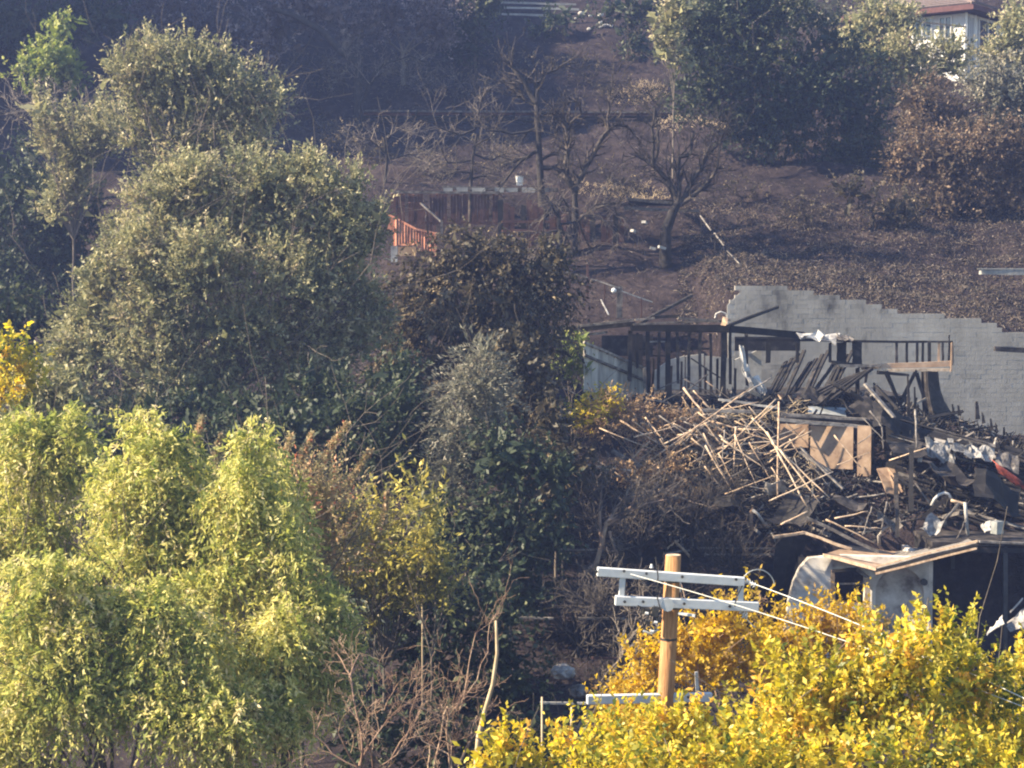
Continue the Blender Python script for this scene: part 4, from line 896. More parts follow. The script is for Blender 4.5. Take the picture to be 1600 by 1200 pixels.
# the tangle of pale peeled sticks, each where it lies
sticks = [((969, 657), (1032, 695), .07, 'pole_wood', 'straight pale stick slanting down left of the crossed sticks'),
 ((995, 735), (1175, 605), .07, 'pole_wood', 'longest pale stick rising from the brush to the studs'),
 ((958, 656), (996, 630), .06, 'ash', 'short grey stick rising towards the grey fence'),
 ((922, 712), (970, 745), .06, 'pole_wood', 'pale stick end poking out left beside the grey boards'),
 ((958, 705), (1004, 730), .24, 'ash', 'wide grey board sloping down into the dry brush'),
 ((880, 722), (994, 736), .12, 'concrete', 'long pale grey board lying level left of the stick tangle'),
 ((1035, 695), (1125, 650), .06, 'pole_wood', 'pale stick crossing just above the longest one'),
 ((1005, 737), (1098, 685), .06, 'pole_wood', 'lower thin stick under the crossed sticks'),
 ((1068, 606), (1102, 650), .09, 'pole_wood', 'broken stick end standing above the crossing'),
 ((1122, 624), (1215, 637), .08, 'white_metal', 'pale bar lying level below the studs'),
 ((1060, 640), (1190, 643), .22, 'ash', 'broad grey board lying level below the studs'),
 ((1112, 658), (1215, 692), .06, 'pole_wood', 'bright stick sloping right towards the plywood'),
 ((1175, 653), (1214, 694), .06, 'pole_wood', 'bright stick leaning steeply beside the plywood'),
 ((1130, 698), (1214, 688), .06, 'pole_wood', 'level stick under the bright tangle'),
 ((1150, 667), (1146, 738), .06, 'pole_wood', 'upright stick standing in the middle of the tangle'),
 ((1132, 672), (1128, 722), .05, 'ash', 'shorter upright stick left of the middle one'),
 ((1104, 692), (1092, 730), .05, 'ash', 'short leaning stick left of the uprights'),
 ((1008, 652), (1038, 690), .05, 'pole_wood', 'thin stick meeting the crossing from above'),
 ((1060, 726), (1076, 708), .05, 'ash', 'tiny grey stick low in the tangle'),
 ((1217, 628), (1215, 775), .07, 'pole_wood', 'tall upright stick left of the plywood wall'),
 ((1198, 675), (1261, 792), .07, 'pole_wood', 'long bright stick falling to the right below the plywood'),
 ((1218, 702), (1281, 786), .06, 'pole_wood', 'second bright stick falling to the right below the plywood'),
 ((1206, 692), (1296, 778), .06, 'pole_wood', 'third bright stick falling to the right below the plywood'),
 ((1202, 783), (1302, 737), .06, 'pole_wood', 'bright stick rising right across the falling ones'),
 ((1250, 698), (1318, 764), .12, 'ash', 'thick grey limb in front of the plywood'),
 ((1250, 706), (1298, 737), .1, 'ash', 'second grey limb below the plywood'),
 ((1204, 706), (1268, 673), .07, 'pole_wood', 'bright stick end standing against the plywood'),
 ((1220, 820), (1262, 799), .07, 'pole_wood', 'brown stick rising at the left of the lower heap'),
 ((1304, 810), (1356, 799), .06, 'pole_wood', 'level pale stick in the lower heap'),
 ((1386, 784), (1377, 832), .07, 'ash', 'upright grey stick in the lower heap'),
 ((1359, 642), (1379, 668), .06, 'ash', 'upper half of the grey bough beside the dark doorway'),
 ((1378, 668), (1380, 702), .06, 'ash', 'lower half of the grey bough beside the dark doorway'),
 ((1262, 810), (1372, 862), .1, 'ash', 'long grey rafter sliding towards the folded roof'),
 ((1290, 812), (1366, 848), .07, 'pole_wood', 'brown rafter lying above the long grey rafter'),
 ((1430, 755), (1452, 786), .07, 'ash', 'grey stick left of the bent pipe'),
 ((1320, 822), (1378, 826), .05, 'pole_wood', 'level bright lath above the folded roof'),
 ((1348, 836), (1362, 792), .05, 'ash', 'thin leaning lath above the folded roof'),
 ((1495, 842), (1512, 806), .05, 'ash', 'leaning stick left of the white downpipe'),
 ((1476, 812), (1498, 786), .06, 'ash', 'grey stick leaning beside the bent pipe'),
 ((1352, 600), (1397, 652), .16, 'ash', 'grey scorched bough dropping from under the balcony'),
 ((1368, 602), (1404, 640), .1, 'char', 'dark bough beside the grey scorched one under the balcony'),
 ((1430, 640), (1432, 700), .08, 'ash', 'upright grey post in the ruin beside the collapsed roof'),
 ((1424, 700), (1424, 800), .16, 'char', 'tall black post standing in the lower heap'),
 ((1400, 740), (1402, 840), .14, 'char', 'black post left of the tall black post'),
 ((1155, 622), (1205, 590), .07, 'ash', 'thin grey stick rising past the hanging flashing'),
 ((1180, 660), (1215, 632), .07, 'pole_wood', 'short bright stick rising to the broad grey board')]
for i, (p, q, w, mt, lb) in enumerate(sticks):
    Da = Dheap(p[1]) - 1.5; Db = Dheap(q[1]) - 1.5
    Dm = min(Da, Db) + (.3 if abs(p[1] - q[1]) > 60 else 0)
    a = P(*p, Da * .4 + Dm * .6); b = P(*q, Db * .4 + Dm * .6)
    if w < .1 and mt in ('pole_wood', 'ash'):
        random.seed(i); n = 6; pts = [a.lerp(b, t / n) + (rvec() * .018 if 0 < t < n else Vector()) for t in range(n + 1)]
        o = MB().tube(pts, w * .5, 6, w * .32).build('pale_stick' if mt == 'pole_wood' else 'grey_stick', M[mt], smooth=True)
        tag(o, lb, 'stick')
    else: beam('fallen_board', a, b, w, w * .5 if w > .1 else w, mt, lb, 'board')
def pipe(pts, D, r, mt, lb, cat='pipe'): tag(MB().tube([P(x, y, D) for x, y in pts], r, 8).build('bent_pipe', M[mt], smooth=True), lb, cat)
pipe([(1455, 790), (1460, 780), (1467, 773), (1475, 770), (1482, 772), (1487, 782)], 60.6, .05, 'white_metal', 'pale pipe bent into a hook in the lower heap')
pipe([(1486, 782), (1494, 784), (1504, 787), (1508, 786)], 60.4, .05, 'pole_wood', 'short level pipe joining the white downpipe')
pipe([(1508, 785), (1509, 800), (1513, 845)], 60.2, .06, 'white_metal', 'white downpipe standing at the right of the lower heap')
pipe([(1499, 786), (1488, 800), (1477, 812)], 60.3, .04, 'ash', 'thin pipe slanting down from the level pipe')
pipe([(1374, 852), (1373, 838), (1382, 826), (1396, 820)], 60.2, .06, 'ash', 'curved grey conduit above the folded roof')
pipe([(1175, 828), (1173, 812), (1174, 800), (1178, 795)], 60.5, .07, 'plywood', 'brown bent stub standing left of the folded roof'); pipe([(1176, 797), (1184, 803), (1197, 822)], 60.4, .05, 'white_metal', 'pale strip bent down from the brown stub')
# loose charred and grey boards over the heap: many alike
rr = random.Random(78)
for i in range(130):
    cx = rr.gauss(1115, 95); cy = 665 + (cx - 1000) * .16 + rr.gauss(0, 30); an = rr.choice([rr.gauss(.55, .18), rr.gauss(.6, .2), rr.gauss(-.55, .25), rr.gauss(-.95, .15), rr.gauss(-.08, .1)])
    if cx > 1200: an = rr.choice([rr.gauss(-.9, .2), rr.gauss(.35, .15)])
    l = rr.uniform(30, 95); p = (cx - math.cos(an) * l / 2, cy + math.sin(an) * l / 2); q = (cx + math.cos(an) * l / 2, cy - math.sin(an) * l / 2)
    Dm = Dheap(cy) - rr.uniform(.9, 1.9); mt = rr.choice(['pole_wood', 'pole_wood', 'ash']); w = rr.uniform(.014, .03)
    n = 5; random.seed(i + 400); a = P(*p, Dm + rr.uniform(-.5, .5)); b_ = P(*q, Dm + rr.uniform(-.5, .5)); pts = [a.lerp(b_, t / n) + (rvec() * .018 if 0 < t < n else Vector()) for t in range(n + 1)]
    side = 'left of the longest stick' if cx < 1060 else ('left of the plywood' if cx < 1200 else 'below the plywood')
    lbl = {'pole_wood': 'thin bright', 'ash': 'thin grey'}[mt] + ' stick in the tangle ' + side + (', rising to the right' if an > .15 else (', falling to the right' if an < -.25 else ', lying nearly level'))
    tag(MB().tube(pts, w, 5, w * .6).build('thin_stick', M[mt], smooth=True), lbl, 'stick', 'thin sticks in the pale tangle')
rr = random.Random(77)
protos = {}
def proto(mt, k):
    if (mt, k) in protos: return protos[(mt, k)]
    L_ = [.9, 1.6, 2.6][k]; w = [.07, .1, .15][k]; o = beam('x', (-L_ / 2, 0, 0), (L_ / 2, 0, 0), w, w * .5, mt, seed=k * 7 + 1, taper=.8); me = o.data
    for v in me.vertices: v.co += o.location
    bpy.data.objects.remove(o); protos[(mt, k)] = me; return me
cnt = 0
for i in range(290):
    x = rr.uniform(5.0, 18.5); y = rr.uniform(60.2, 68.5)
    if x > 9 and y < 61.5: y += 1.2
    z = hz(x, y) + rr.uniform(.05, .3)
    px = 800 + x * F / y
    if px > 1570: continue
    mt = rr.choices(['char', 'ash', 'pole_wood'], [.58, .32, .1 if px < 1340 else .02])[0]; k = rr.choices([0, 1, 2], [.5, .33, .17])[0]
    o = link({'char': 'charred_board', 'ash': 'ashen_board', 'pole_wood': 'splintered_lath'}[mt], proto(mt, k), None, (x, y, z))
    o.rotation_euler = (rr.uniform(0, 3), rr.gauss(0, .42), rr.gauss(.2, .9))
    nm = {'char': ('black charred board lying loose in the rubble below the ruin', 'charred boards loose in the rubble heap'), 'ash': ('grey ashen board lying loose in the rubble below the ruin', 'ashen boards loose in the rubble heap'), 'pole_wood': ('bare brown splintered lath lying loose in the rubble below the ruin', 'splintered laths loose in the rubble heap')}[mt]
    reg = 'under the burnt studs' if px < 1060 else 'below the grey boards' if px < 1150 else 'beside the stick tangle' if px < 1230 else 'near the plywood wall' if px < 1330 else 'beneath the dark doorway' if px < 1420 else 'by the bent pipes' if px < 1500 else 'near the red cover'
    high = 'high on the heap' if y > 66.2 else 'midway down the heap' if y > 63.4 else 'at the foot of the heap'
    kd = {'char': 'black charred board', 'ash': 'grey ashen board', 'pole_wood': 'bare brown lath'}[mt]
    tag(o, f"{('short', 'medium', 'long')[k]} {kd} lying {high} {reg}", 'board', nm[1])
# small rubble bits of ash, sheet and splinters
def bits(name, label, cat, n, area, mats, sz, seed, zfun, lean=.5, long=3):
    rnd = np.random.RandomState(seed)
    for mt in mats:
        x, y = area(rnd, n // len(mats)); z = zfun(x, y); K = len(x)
        a = np.stack([x, y, z + .03], 1); d = unit(rnd.normal(0, 1, (K, 3)) * np.array([1, 1, lean])); l = rnd.uniform(.4, 1.4, (K, 1)) * sz * long; w = rnd.uniform(.5, 1.3, (K, 1)) * sz
        s_ = unit(np.cross(d, rnd.normal(0, 1, (K, 3)))); u = np.cross(s_, d) * w * .4
        v = np.stack([a - s_ * w / 2, a + s_ * w / 2, a + d * l + s_ * w * .3, a + d * l - s_ * w * .3, a + u, a + d * l * .9 + u], 1).reshape(-1, 3)
        f = np.array([[0, 1, 2, 3], [0, 3, 5, 4], [1, 4, 5, 2]])[None] + (np.arange(K) * 6)[:, None, None]
        tag(link(name, mesh_np(name, v, f.reshape(-1, 4), M[mt])), label.format({'char': 'black', 'ash': 'grey', 'pole_wood': 'brown', 'twig': 'dry tan', 'white_metal': 'white', 'burnt_bark': 'burnt', 'twig_red': 'reddish', 'concrete': 'pale grey', 'leaf_litter': 'tan', 'stake': 'pale'}[mt]), cat, kind='stuff')
def harea(rnd, n):
    x = rnd.uniform(5, 20, n); y = rnd.uniform(60.3, 69, n); k = ~((x > 8) & (y < 61.6)); return x[k], y[k]
hzz = lambda x, y: heapz(x, y) + .05
bits('rubble', '{} splinters and scraps scattered over the rubble heap', 'rubble', 8000, harea, ['char', 'char', 'char', 'ash'], .09, 3, hzz, 1.0, 4)
bits('dry_stalks', '{} dry stalks matted under the pale stick tangle', 'stalks', 1500, lambda rnd, n: (rnd.uniform(4.2, 11, n), rnd.uniform(61.5, 66.5, n)), ['stake'], .03, 44, lambda x, y: hzz(x, y) + .35, .8, 14)
bits('scraps', '{} scraps glinting in the rubble heap', 'scraps', 130, harea, ['white_metal'], .12, 4, hzz, .8, 2)
# ---- litter and dead brush over the slope
def sarea(x0, x1, y0, y1):
    def f(rnd, n): return rnd.uniform(x0, x1, n), rnd.uniform(y0, y1, n)
    return f
def wedge(y0, y1, pa, pb):
    def f(rnd, n):
        y = rnd.uniform(y0, y1, n); x = (rnd.uniform(pa, pb, n) - 800) / F * y; return x, y
    return f
gzz = lambda x, y: Gn(x, y)
bits('dead_brush', '{} stalks and burnt litter covering the upper slope', 'brush', 32000, wedge(80, 128, 300, 1680), ['burnt_bark', 'char', 'burnt_bark', 'twig'], .03, 8, gzz, .8, 9)
bits('bank_litter', '{} leaf litter heaped on the bank above the block wall', 'litter', 34000, wedge(77.5, 92, 1060, 1680), ['leaf_litter', 'burnt_bark', 'twig', 'char'], .04, 9, gzz, .9, 4)
bits('ash_litter', '{} burnt twigs lying on the dark ground below the ruin', 'litter', 9000, wedge(47, 66, 780, 1260), ['char', 'burnt_bark', 'char'], .04, 10, gzz, .9, 9)
def spot(px, py, r):
    D = Dg(px, py); c = P(px, py, D)
    def f(rnd, n):
        a = rnd.uniform(0, 2 * PI, n); q = np.sqrt(rnd.rand(n)) * r; return c.x + np.cos(a) * q * 1.8, c.y + np.sin(a) * q
    return f
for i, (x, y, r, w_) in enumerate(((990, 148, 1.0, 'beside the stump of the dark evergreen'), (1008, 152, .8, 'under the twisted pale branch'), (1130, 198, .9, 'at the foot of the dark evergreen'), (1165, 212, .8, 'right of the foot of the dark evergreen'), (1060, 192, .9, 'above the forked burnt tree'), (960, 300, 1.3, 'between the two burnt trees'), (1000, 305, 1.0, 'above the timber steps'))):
    bits('dry_grass', 'dry grass tinted as if sunlit ' + w_, 'grass', 420, spot(x, y, r), ['stake'], .03, 60 + i, gzz, 1.6, 9)  # dry grass whose bright tan also stands in for sun dapples
# bigger wreckage on the heap: warped panels and bent sheets
wr = [(1240, 800, .9, 'char', 'warped black panel at the left foot of the heap'), (1330, 790, .8, 'char', 'black bent metal sheet in the middle of the lower heap'), (1410, 700, .9, 'char', 'black warped panel beside the dark doorway'), (1460, 820, .4, 'insul', 'singed quilted scrap by the white downpipe'),
      (1390, 815, .4, 'ash', 'ashen warped board piece above the folded roof'), (1280, 620, .6, 'char', 'bent black sheet on the sagging roof'), (1480, 740, .9, 'char', 'black panel sliding off the collapsed roof'), (1560, 770, .9, 'char', 'black bent sheet at the right edge under the red cover'),
      (1170, 720, .7, 'char', 'black warped piece under the pale stick tangle'), (1140, 780, .7, 'char', 'black warped piece in the brush below the tangle'), (1500, 700, .4, 'insul', 'grey singed lump left of the red cover'), (1345, 640, .8, 'char', 'curled black plate between balcony and plywood'), (1210, 760, .5, 'ash', 'small ashen plate left of the falling sticks'), (1400, 660, .9, 'char', 'black plate below the leaning charred post'), (1100, 700, .3, 'insul', 'small singed scrap behind the pale sticks')]
for i, (x, y, s_, mt, lb) in enumerate(wr):
    random.seed(i + 900); D = Dheap(y) - .9; c = P(x, y, D); u = rvec(); u.z *= .4; u.normalize(); w = u.cross(Vector((random.uniform(-.3, .3), -.6, .8))).normalized(); n = u.cross(w)
    rows = [[c + u * s_ * (a / 3 - 1) + w * s_ * .7 * (b2 / 2 - 1) + n * (.22 * math.sin(a * .9 + i) + .1 * math.sin(b2 * 1.3)) + rvec() * .05 for a in range(7)] for b2 in range(5)]
    tag(MB().sheet(rows, .02).build('wreckage_panel', M[mt]), lb, 'panel')
# ================================================================== VEGETATION
T = make_tree
# far slope, upper left: dark brush
T('dark_shrub', 'dark bluish shrub filling the top left corner of the slope', 'shrub', 112, [(40, 40, 90, 60), (150, 30, 70, 50), (60, 130, 60, 50)], 'l_dark', 'far', 1)
T('dark_shrub', 'dark shrub behind the upright grey green tree near the top left', 'shrub', 114, [(250, 30, 80, 60), (340, 50, 80, 60), (290, 110, 90, 50)], 'l_dusk', 'far', 2, k=.45, twigs=6)
T('burnt_shrub', 'dark burnt shrub at the top between the left shrubs and the leaning trunk', 'shrub', 110, [(430, 40, 60, 60), (490, 20, 60, 40), (400, 110, 50, 50), (440, 170, 40, 30)], 'l_dusk', 'far', 3, k=.35, twigs=8)
T('evergreen_tree', 'tall dark evergreen tree at the left edge behind the yellow one', 'tree', 84, [(30, 300, 90, 90), (20, 430, 110, 110), (90, 380, 60, 100), (60, 520, 80, 60), (110, 330, 50, 60), (30, 560, 60, 40), (100, 500, 50, 50)], 'l_dark', 'dark', 4)
T('pale_leaved_tree', 'small tree with pale fresh leaves at the top left above bare white twigs', 'tree', 92, [(85, 85, 45, 42), (100, 42, 22, 16), (60, 118, 50, 32), (112, 110, 30, 28)], 'l_lime', 'small', 5, leafscale=1.9, k=.9, twigs=2)
T('grey_green_tree', 'small grey green tree with blossom like tips below the pale leaved one', 'tree', 80, [(125, 230, 55, 52), (75, 200, 24, 40), (110, 290, 36, 28), (165, 205, 30, 30), (90, 320, 20, 24)], 'l_oak', 'spiky', 6, twigs=1, shoots=9, shoot_len=.9, leafscale=1.1)
T('grey_green_tree', 'upright grey green tree with spiky shoots on top, left of the burnt slope', 'tree', 74, [(290, 150, 75, 62), (225, 165, 45, 70), (360, 160, 66, 62), (300, 230, 90, 55), (400, 205, 42, 52), (200, 120, 22, 38), (245, 92, 16, 26), (345, 112, 20, 30)], 'l_oak', 'spiky', 7, twigs=1, shoots=9, shoot_len=.9)
T('grey_green_tree', 'largest round grey green tree in the middle of the left side', 'tree', 64, [(245, 315, 50, 50), (300, 290, 44, 40), (385, 275, 60, 40), (340, 330, 80, 60), (470, 290, 44, 40), (440, 330, 70, 50), (540, 320, 50, 44), (500, 365, 70, 50), (575, 370, 30, 46), (190, 380, 46, 40), (245, 400, 60, 46, -1), (320, 430, 80, 60, -1.5), (430, 430, 90, 60, -1), (530, 430, 60, 70), (175, 450, 44, 34, -.5), (240, 490, 66, 44, -1), (140, 500, 34, 28), (150, 545, 60, 40, -.5), (240, 570, 70, 50, -1), (350, 520, 90, 56, -1), (330, 610, 90, 50, -.6), (470, 520, 80, 60), (450, 610, 90, 50), (560, 520, 50, 60), (105, 560, 34, 36), (110, 620, 50, 44), (190, 630, 60, 34)], 'l_oak', 'oak', 8, k=1.0, twigs=1, shoots=8, shoot_len=.7)
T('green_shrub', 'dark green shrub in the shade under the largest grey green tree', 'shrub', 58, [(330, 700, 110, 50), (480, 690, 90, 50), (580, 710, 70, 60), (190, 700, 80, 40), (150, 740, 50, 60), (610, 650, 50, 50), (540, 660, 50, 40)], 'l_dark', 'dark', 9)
T('scorched_tree', 'broad scorched tree with browned hanging leaves in the centre', 'tree', 67, [(730, 410, 70, 50), (790, 440, 70, 55), (680, 450, 55, 50), (740, 500, 90, 70, -1), (840, 460, 55, 60), (640, 510, 50, 70), (820, 540, 70, 60), (700, 580, 70, 60), (860, 400, 30, 30), (620, 600, 40, 60)], 'l_scorch', 'scorch', 10, k=1.15, twigs=2, bark='burnt_bark')
T('dark_shrub', 'dark shrub with sparse leaves beneath the scorched tree', 'shrub', 62, [(650, 660, 60, 70), (620, 740, 50, 50), (800, 640, 60, 60), (835, 610, 40, 40), (760, 700, 60, 60), (700, 720, 60, 60), (840, 700, 40, 40), (790, 560, 50, 40)], 'l_scorch', 'dark', 11, k=1.2, twigs=1, tsp=.12)
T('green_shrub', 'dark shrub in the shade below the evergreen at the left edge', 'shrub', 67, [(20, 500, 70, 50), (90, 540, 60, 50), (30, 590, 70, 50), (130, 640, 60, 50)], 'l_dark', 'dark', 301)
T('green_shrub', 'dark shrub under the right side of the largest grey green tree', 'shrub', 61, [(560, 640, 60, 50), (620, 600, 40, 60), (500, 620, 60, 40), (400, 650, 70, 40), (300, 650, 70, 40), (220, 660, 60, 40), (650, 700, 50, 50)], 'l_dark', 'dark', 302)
T('dark_shrub', 'scorched dark shrub between the feathery tree and the dry vines', 'shrub', 60, [(870, 700, 34, 40), (850, 650, 26, 26), (900, 740, 40, 34), (860, 780, 40, 40)], 'l_scorch', 'dark', 303, k=.9, twigs=2)
T('feathery_tree', 'silvery dead feathery tree drooping in the centre', 'tree', 57, [(750, 560, 34, 36), (730, 610, 40, 45), (765, 640, 28, 45), (705, 660, 30, 40), (720, 720, 30, 55), (700, 770, 28, 45)], 'l_silver', 'feather', 12, k=1.3, twigs=3)
T('sunlit_vine', 'yellow green leafy clump beside the grey plank fence', 'shrub', 64, [(925, 640, 28, 20), (905, 655, 20, 16), (950, 625, 22, 16)], 'l_yellow', 'small', 13, leafscale=1.2, k=.8)
T('sunlit_vine', 'low yellowish leafy clump left of the thin dark post', 'shrub', 64.5, [(830, 645, 26, 18), (855, 640, 20, 14), (812, 655, 14, 14)], 'l_lime', 'small', 14, leafscale=1.2, k=.8)
T('sunlit_vine', 'pale leafy vine hanging over the end of the burnt roof beam', 'shrub', 69, [(880, 560, 24, 26), (898, 535, 14, 14), (900, 575, 20, 20)], 'l_lime', 'small', 15, leafscale=1.2, k=.8)
T('dry_vine', 'tangle of reddish dry vine left of the crossed sticks', 'vine', 64, [(955, 640, 36, 26), (990, 630, 34, 22), (940, 670, 30, 22), (1010, 665, 36, 24), (1050, 660, 34, 24), (905, 690, 34, 22), (1090, 690, 34, 22)], 'l_gold', 'small', 16, k=.55, twigs=10, bark='twig_red', inner=False)
T('dry_vine', 'brown leaf clump hanging under the lower end of the longest stick', 'vine', 61.5, [(985, 740, 40, 16), (1040, 740, 36, 22), (960, 748, 20, 12), (1050, 765, 30, 14), (1045, 722, 20, 10)], 'l_gold', 'small', 17, k=.8, twigs=5, bark='twig_red', inner=False)
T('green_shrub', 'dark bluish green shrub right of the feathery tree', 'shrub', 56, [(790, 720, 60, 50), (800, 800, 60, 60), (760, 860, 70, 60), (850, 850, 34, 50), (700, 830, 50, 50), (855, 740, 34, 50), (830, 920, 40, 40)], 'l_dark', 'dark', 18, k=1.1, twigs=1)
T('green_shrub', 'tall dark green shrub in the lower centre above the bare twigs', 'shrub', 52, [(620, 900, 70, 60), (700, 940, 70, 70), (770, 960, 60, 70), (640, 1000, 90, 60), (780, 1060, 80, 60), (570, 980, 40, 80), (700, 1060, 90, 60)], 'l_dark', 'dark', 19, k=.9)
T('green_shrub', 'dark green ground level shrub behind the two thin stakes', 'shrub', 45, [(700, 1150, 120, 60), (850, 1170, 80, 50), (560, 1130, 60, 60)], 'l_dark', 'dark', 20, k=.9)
T('olive_shrub', 'olive shrub with a bright yellow upright column right of the reddish one', 'shrub', 47, [(668, 800, 20, 44), (665, 855, 24, 30), (688, 872, 16, 24)], 'l_olive', 'spiky', 21, k=1.1)
T('olive_shrub', 'wide olive shrub with yellow tips between the reddish shrub and the yellow column', 'shrub', 48, [(590, 810, 40, 40), (560, 860, 60, 50), (630, 900, 50, 50), (520, 900, 60, 50), (680, 930, 40, 40), (600, 950, 60, 30)], 'l_olive', 'spiky', 22, k=.8, leafscale=.8)
# reddish seed-head shrub: plumes
T('seed_head_shrub', 'shrub with long reddish seed plumes pointing up to the right', 'shrub', 45, [(450, 780, 70, 60), (500, 830, 60, 50), (400, 800, 50, 60), (460, 870, 80, 50)], 'l_red', 'spiky', 23, k=.8, leafscale=.65)
def plume(pxs, D, r, mat, label, seed, n=420):
    rnd = np.random.RandomState(seed); pts = [np.array(P(x, y, D)) for x, y in pxs]; a = pts[0]; b = pts[-1]; t = rnd.uniform(0, 1, n) ** .9
    c = a[None] + (b - a)[None] * t[:, None]; base = c + unit(rnd.normal(0, 1, (n, 3))) * (r * (1.05 - t) * rnd.uniform(.3, 1, n))[:, None]
    d = unit((b - a)[None] * .6 / np.linalg.norm(b - a) + rnd.normal(0, .45, (n, 3)))
    v, tt = leaves(base, d, .1, 3, .075, .032, 0, .6, rnd, 0, .2, 0.0); o0 = pts[0]
    root = thing('seed_plume', label, 'plant', tuple(o0)); link('leaf_spike', mesh_np('leaf_spike', v - o0, np.arange(len(v)).reshape(-1, 4), M[mat], tt), root)
    link('stem', tubes([(Vector(a), Vector(b), .025, .008)], 5, M['twig'], o0), root)
for i, (p, q, r, lb) in enumerate((((470, 770), (543, 662), .22, 'longest seed plume reaching up to the right of the pepper tree'), ((515, 800), (578, 703), .2, 'second long seed plume with a red patch, right of the longest'), ((430, 760), (455, 680), .17, 'short upright seed plume beside the pepper tree top'), ((455, 760), (488, 678), .15, 'thin seed plume left of the longest one'), ((530, 840), (570, 785), .16, 'low seed plume leaning over the olive shrub'), ((300, 700), (316, 655), .16, 'pale seed plume rising from the middle pepper tree'), ((335, 730), (345, 680), .15, 'short pale seed plume between the two pepper tree tops'), ((595, 830), (606, 770), .1, 'slim reddish shoot above the olive shrub'))):
    plume((p, q), 44, r, 'l_red', lb, 40 + i, 520 if i < 2 else 300)
# pepper trees
T('pepper_tree', 'drooping yellow green pepper tree at the left edge', 'tree', 40, [(20, 690, 60, 50), (90, 690, 44, 42), (60, 760, 80, 60), (10, 850, 70, 80), (70, 860, 40, 60), (110, 720, 22, 50)], 'l_pepper', 'pepper', 24)
T('pepper_tree', 'middle drooping pepper tree with a bright pointed top', 'tree', 38.5, [(225, 700, 50, 50), (270, 730, 55, 60), (215, 780, 60, 60, -.5), (300, 800, 70, 60), (190, 850, 50, 50, -.5), (260, 880, 80, 60, -1), (170, 740, 20, 40)], 'l_pepper', 'pepper', 25, twigs=1)
T('pepper_tree', 'right hand drooping pepper tree next to the reddish seed plumes', 'tree', 37.5, [(395, 720, 40, 50), (370, 790, 60, 60), (420, 850, 50, 70), (380, 900, 80, 60, -.5), (460, 960, 70, 60, -.5), (500, 1010, 55, 80), (420, 1040, 90, 90, -1), (520, 960, 36, 40)], 'l_pepper', 'pepper', 26, twigs=1)
T('pepper_tree', 'nearest broad pepper tree filling the bottom left corner', 'tree', 35, [(100, 910, 80, 50), (40, 1000, 90, 80), (170, 990, 100, 80), (280, 1000, 90, 80), (110, 1100, 120, 80, -.5), (260, 1110, 120, 80, -.5), (380, 1130, 90, 80), (20, 1170, 70, 70)], 'l_pepper', 'pepper', 27, twigs=1, tsp=.22)
T('yellow_tree', 'bright yellow leaved tree at the left edge above the pepper tree', 'tree', 48, [(15, 555, 40, 34), (45, 580, 26, 28), (5, 610, 36, 30)], 'l_yellow', 'small', 28, leafscale=1.3)
T('green_shrub', 'mid green shrub between the yellow leaved tree and the pepper trees', 'shrub', 52, [(60, 630, 60, 40), (110, 620, 50, 40), (20, 650, 40, 30), (150, 790, 50, 70)], 'l_oak', 'small', 29, leafscale=1.5, tsp=.1)
# upper right
T('pepper_tree', 'pepper tree bough bridging the middle and right hand pepper trees', 'tree', 39.5, [(320, 860, 60, 70), (330, 780, 40, 50), (450, 800, 36, 40), (160, 900, 50, 40), (430, 740, 24, 30)], 'l_pepper', 'pepper', 305)
for i, (x, y, s_, lb) in enumerate(((500, 110, 60, 'burnt brush tangle under the leaning dark trunk'), (430, 150, 55, 'burnt brush tangle left end of the terrace wall'), (640, 120, 55, 'burnt brush tangle under the grey dead leaved tree'), (720, 130, 50, 'burnt brush tangle below the dark pine'), (560, 230, 50, 'burnt brush tangle just below the terrace wall at left'), (500, 210, 50, 'burnt brush tangle beside the upright grey green tree'), (660, 250, 45, 'burnt brush tangle above the red fence'), (800, 100, 45, 'thin burnt brush below the top terrace boards'), (900, 110, 45, 'thin burnt brush in the upper middle of the slope'), (960, 140, 36, 'thin burnt brush left of the dark evergreen'), (770, 240, 40, 'thin burnt brush above the concrete slab edge'), (960, 280, 36, 'thin burnt brush between the two burnt trees'), (1150, 300, 40, 'thin burnt brush on the bare bank below the evergreen'), (380, 60, 60, 'burnt brush tangle at the top left of the leaning trunk'), (1250, 330, 40, 'low burnt brush on the bank above the block wall'), (700, 60, 40, 'burnt brush tangle between the dead tree and the dark pine'))):
    D = Dg(x, y + s_ * .5); T('burnt_brush', lb, 'brush', D, [(x, y, s_, s_ * .6), (x + s_ * .5, y + s_ * .2, s_ * .6, s_ * .4)], 'l_scorch', 'far', 200 + i, k=.14, leafscale=.5, twigs=16, bark='twig' if x < 780 else 'burnt_bark', inner=False, tr=.07)
T('evergreen_tree', 'huge dark evergreen tree in the upper right shading the burnt slope', 'tree', 98, [(1090, 50, 60, 60), (1180, 60, 90, 80), (1280, 110, 90, 80), (1120, 130, 80, 60), (1220, 180, 110, 60), (1340, 190, 60, 70), (1130, 20, 60, 40), (1200, 0, 80, 50), (1310, 240, 60, 36), (1170, 200, 60, 30)], 'l_dark', 'far', 30, k=1.1, leafscale=.85)
T('evergreen_tree', 'paler foliage standing in for the sunlit left edge of the huge dark evergreen', 'tree', 95, [(1045, 35, 24, 34), (1040, 72, 18, 18), (1065, 20, 24, 24), (1062, 95, 20, 14)], 'l_oak', 'small', 31, leafscale=1.8)  # paler leaf colour stands in for sun on the evergreen's left edge
T('pale_dead_tree', 'pale leafless looking tree at the top beside the dark evergreen', 'tree', 108, [(1255, 20, 40, 28), (1290, 25, 30, 22)], 'l_silver', 'small', 32, leafscale=2, k=.6, twigs=8, bark='twig')
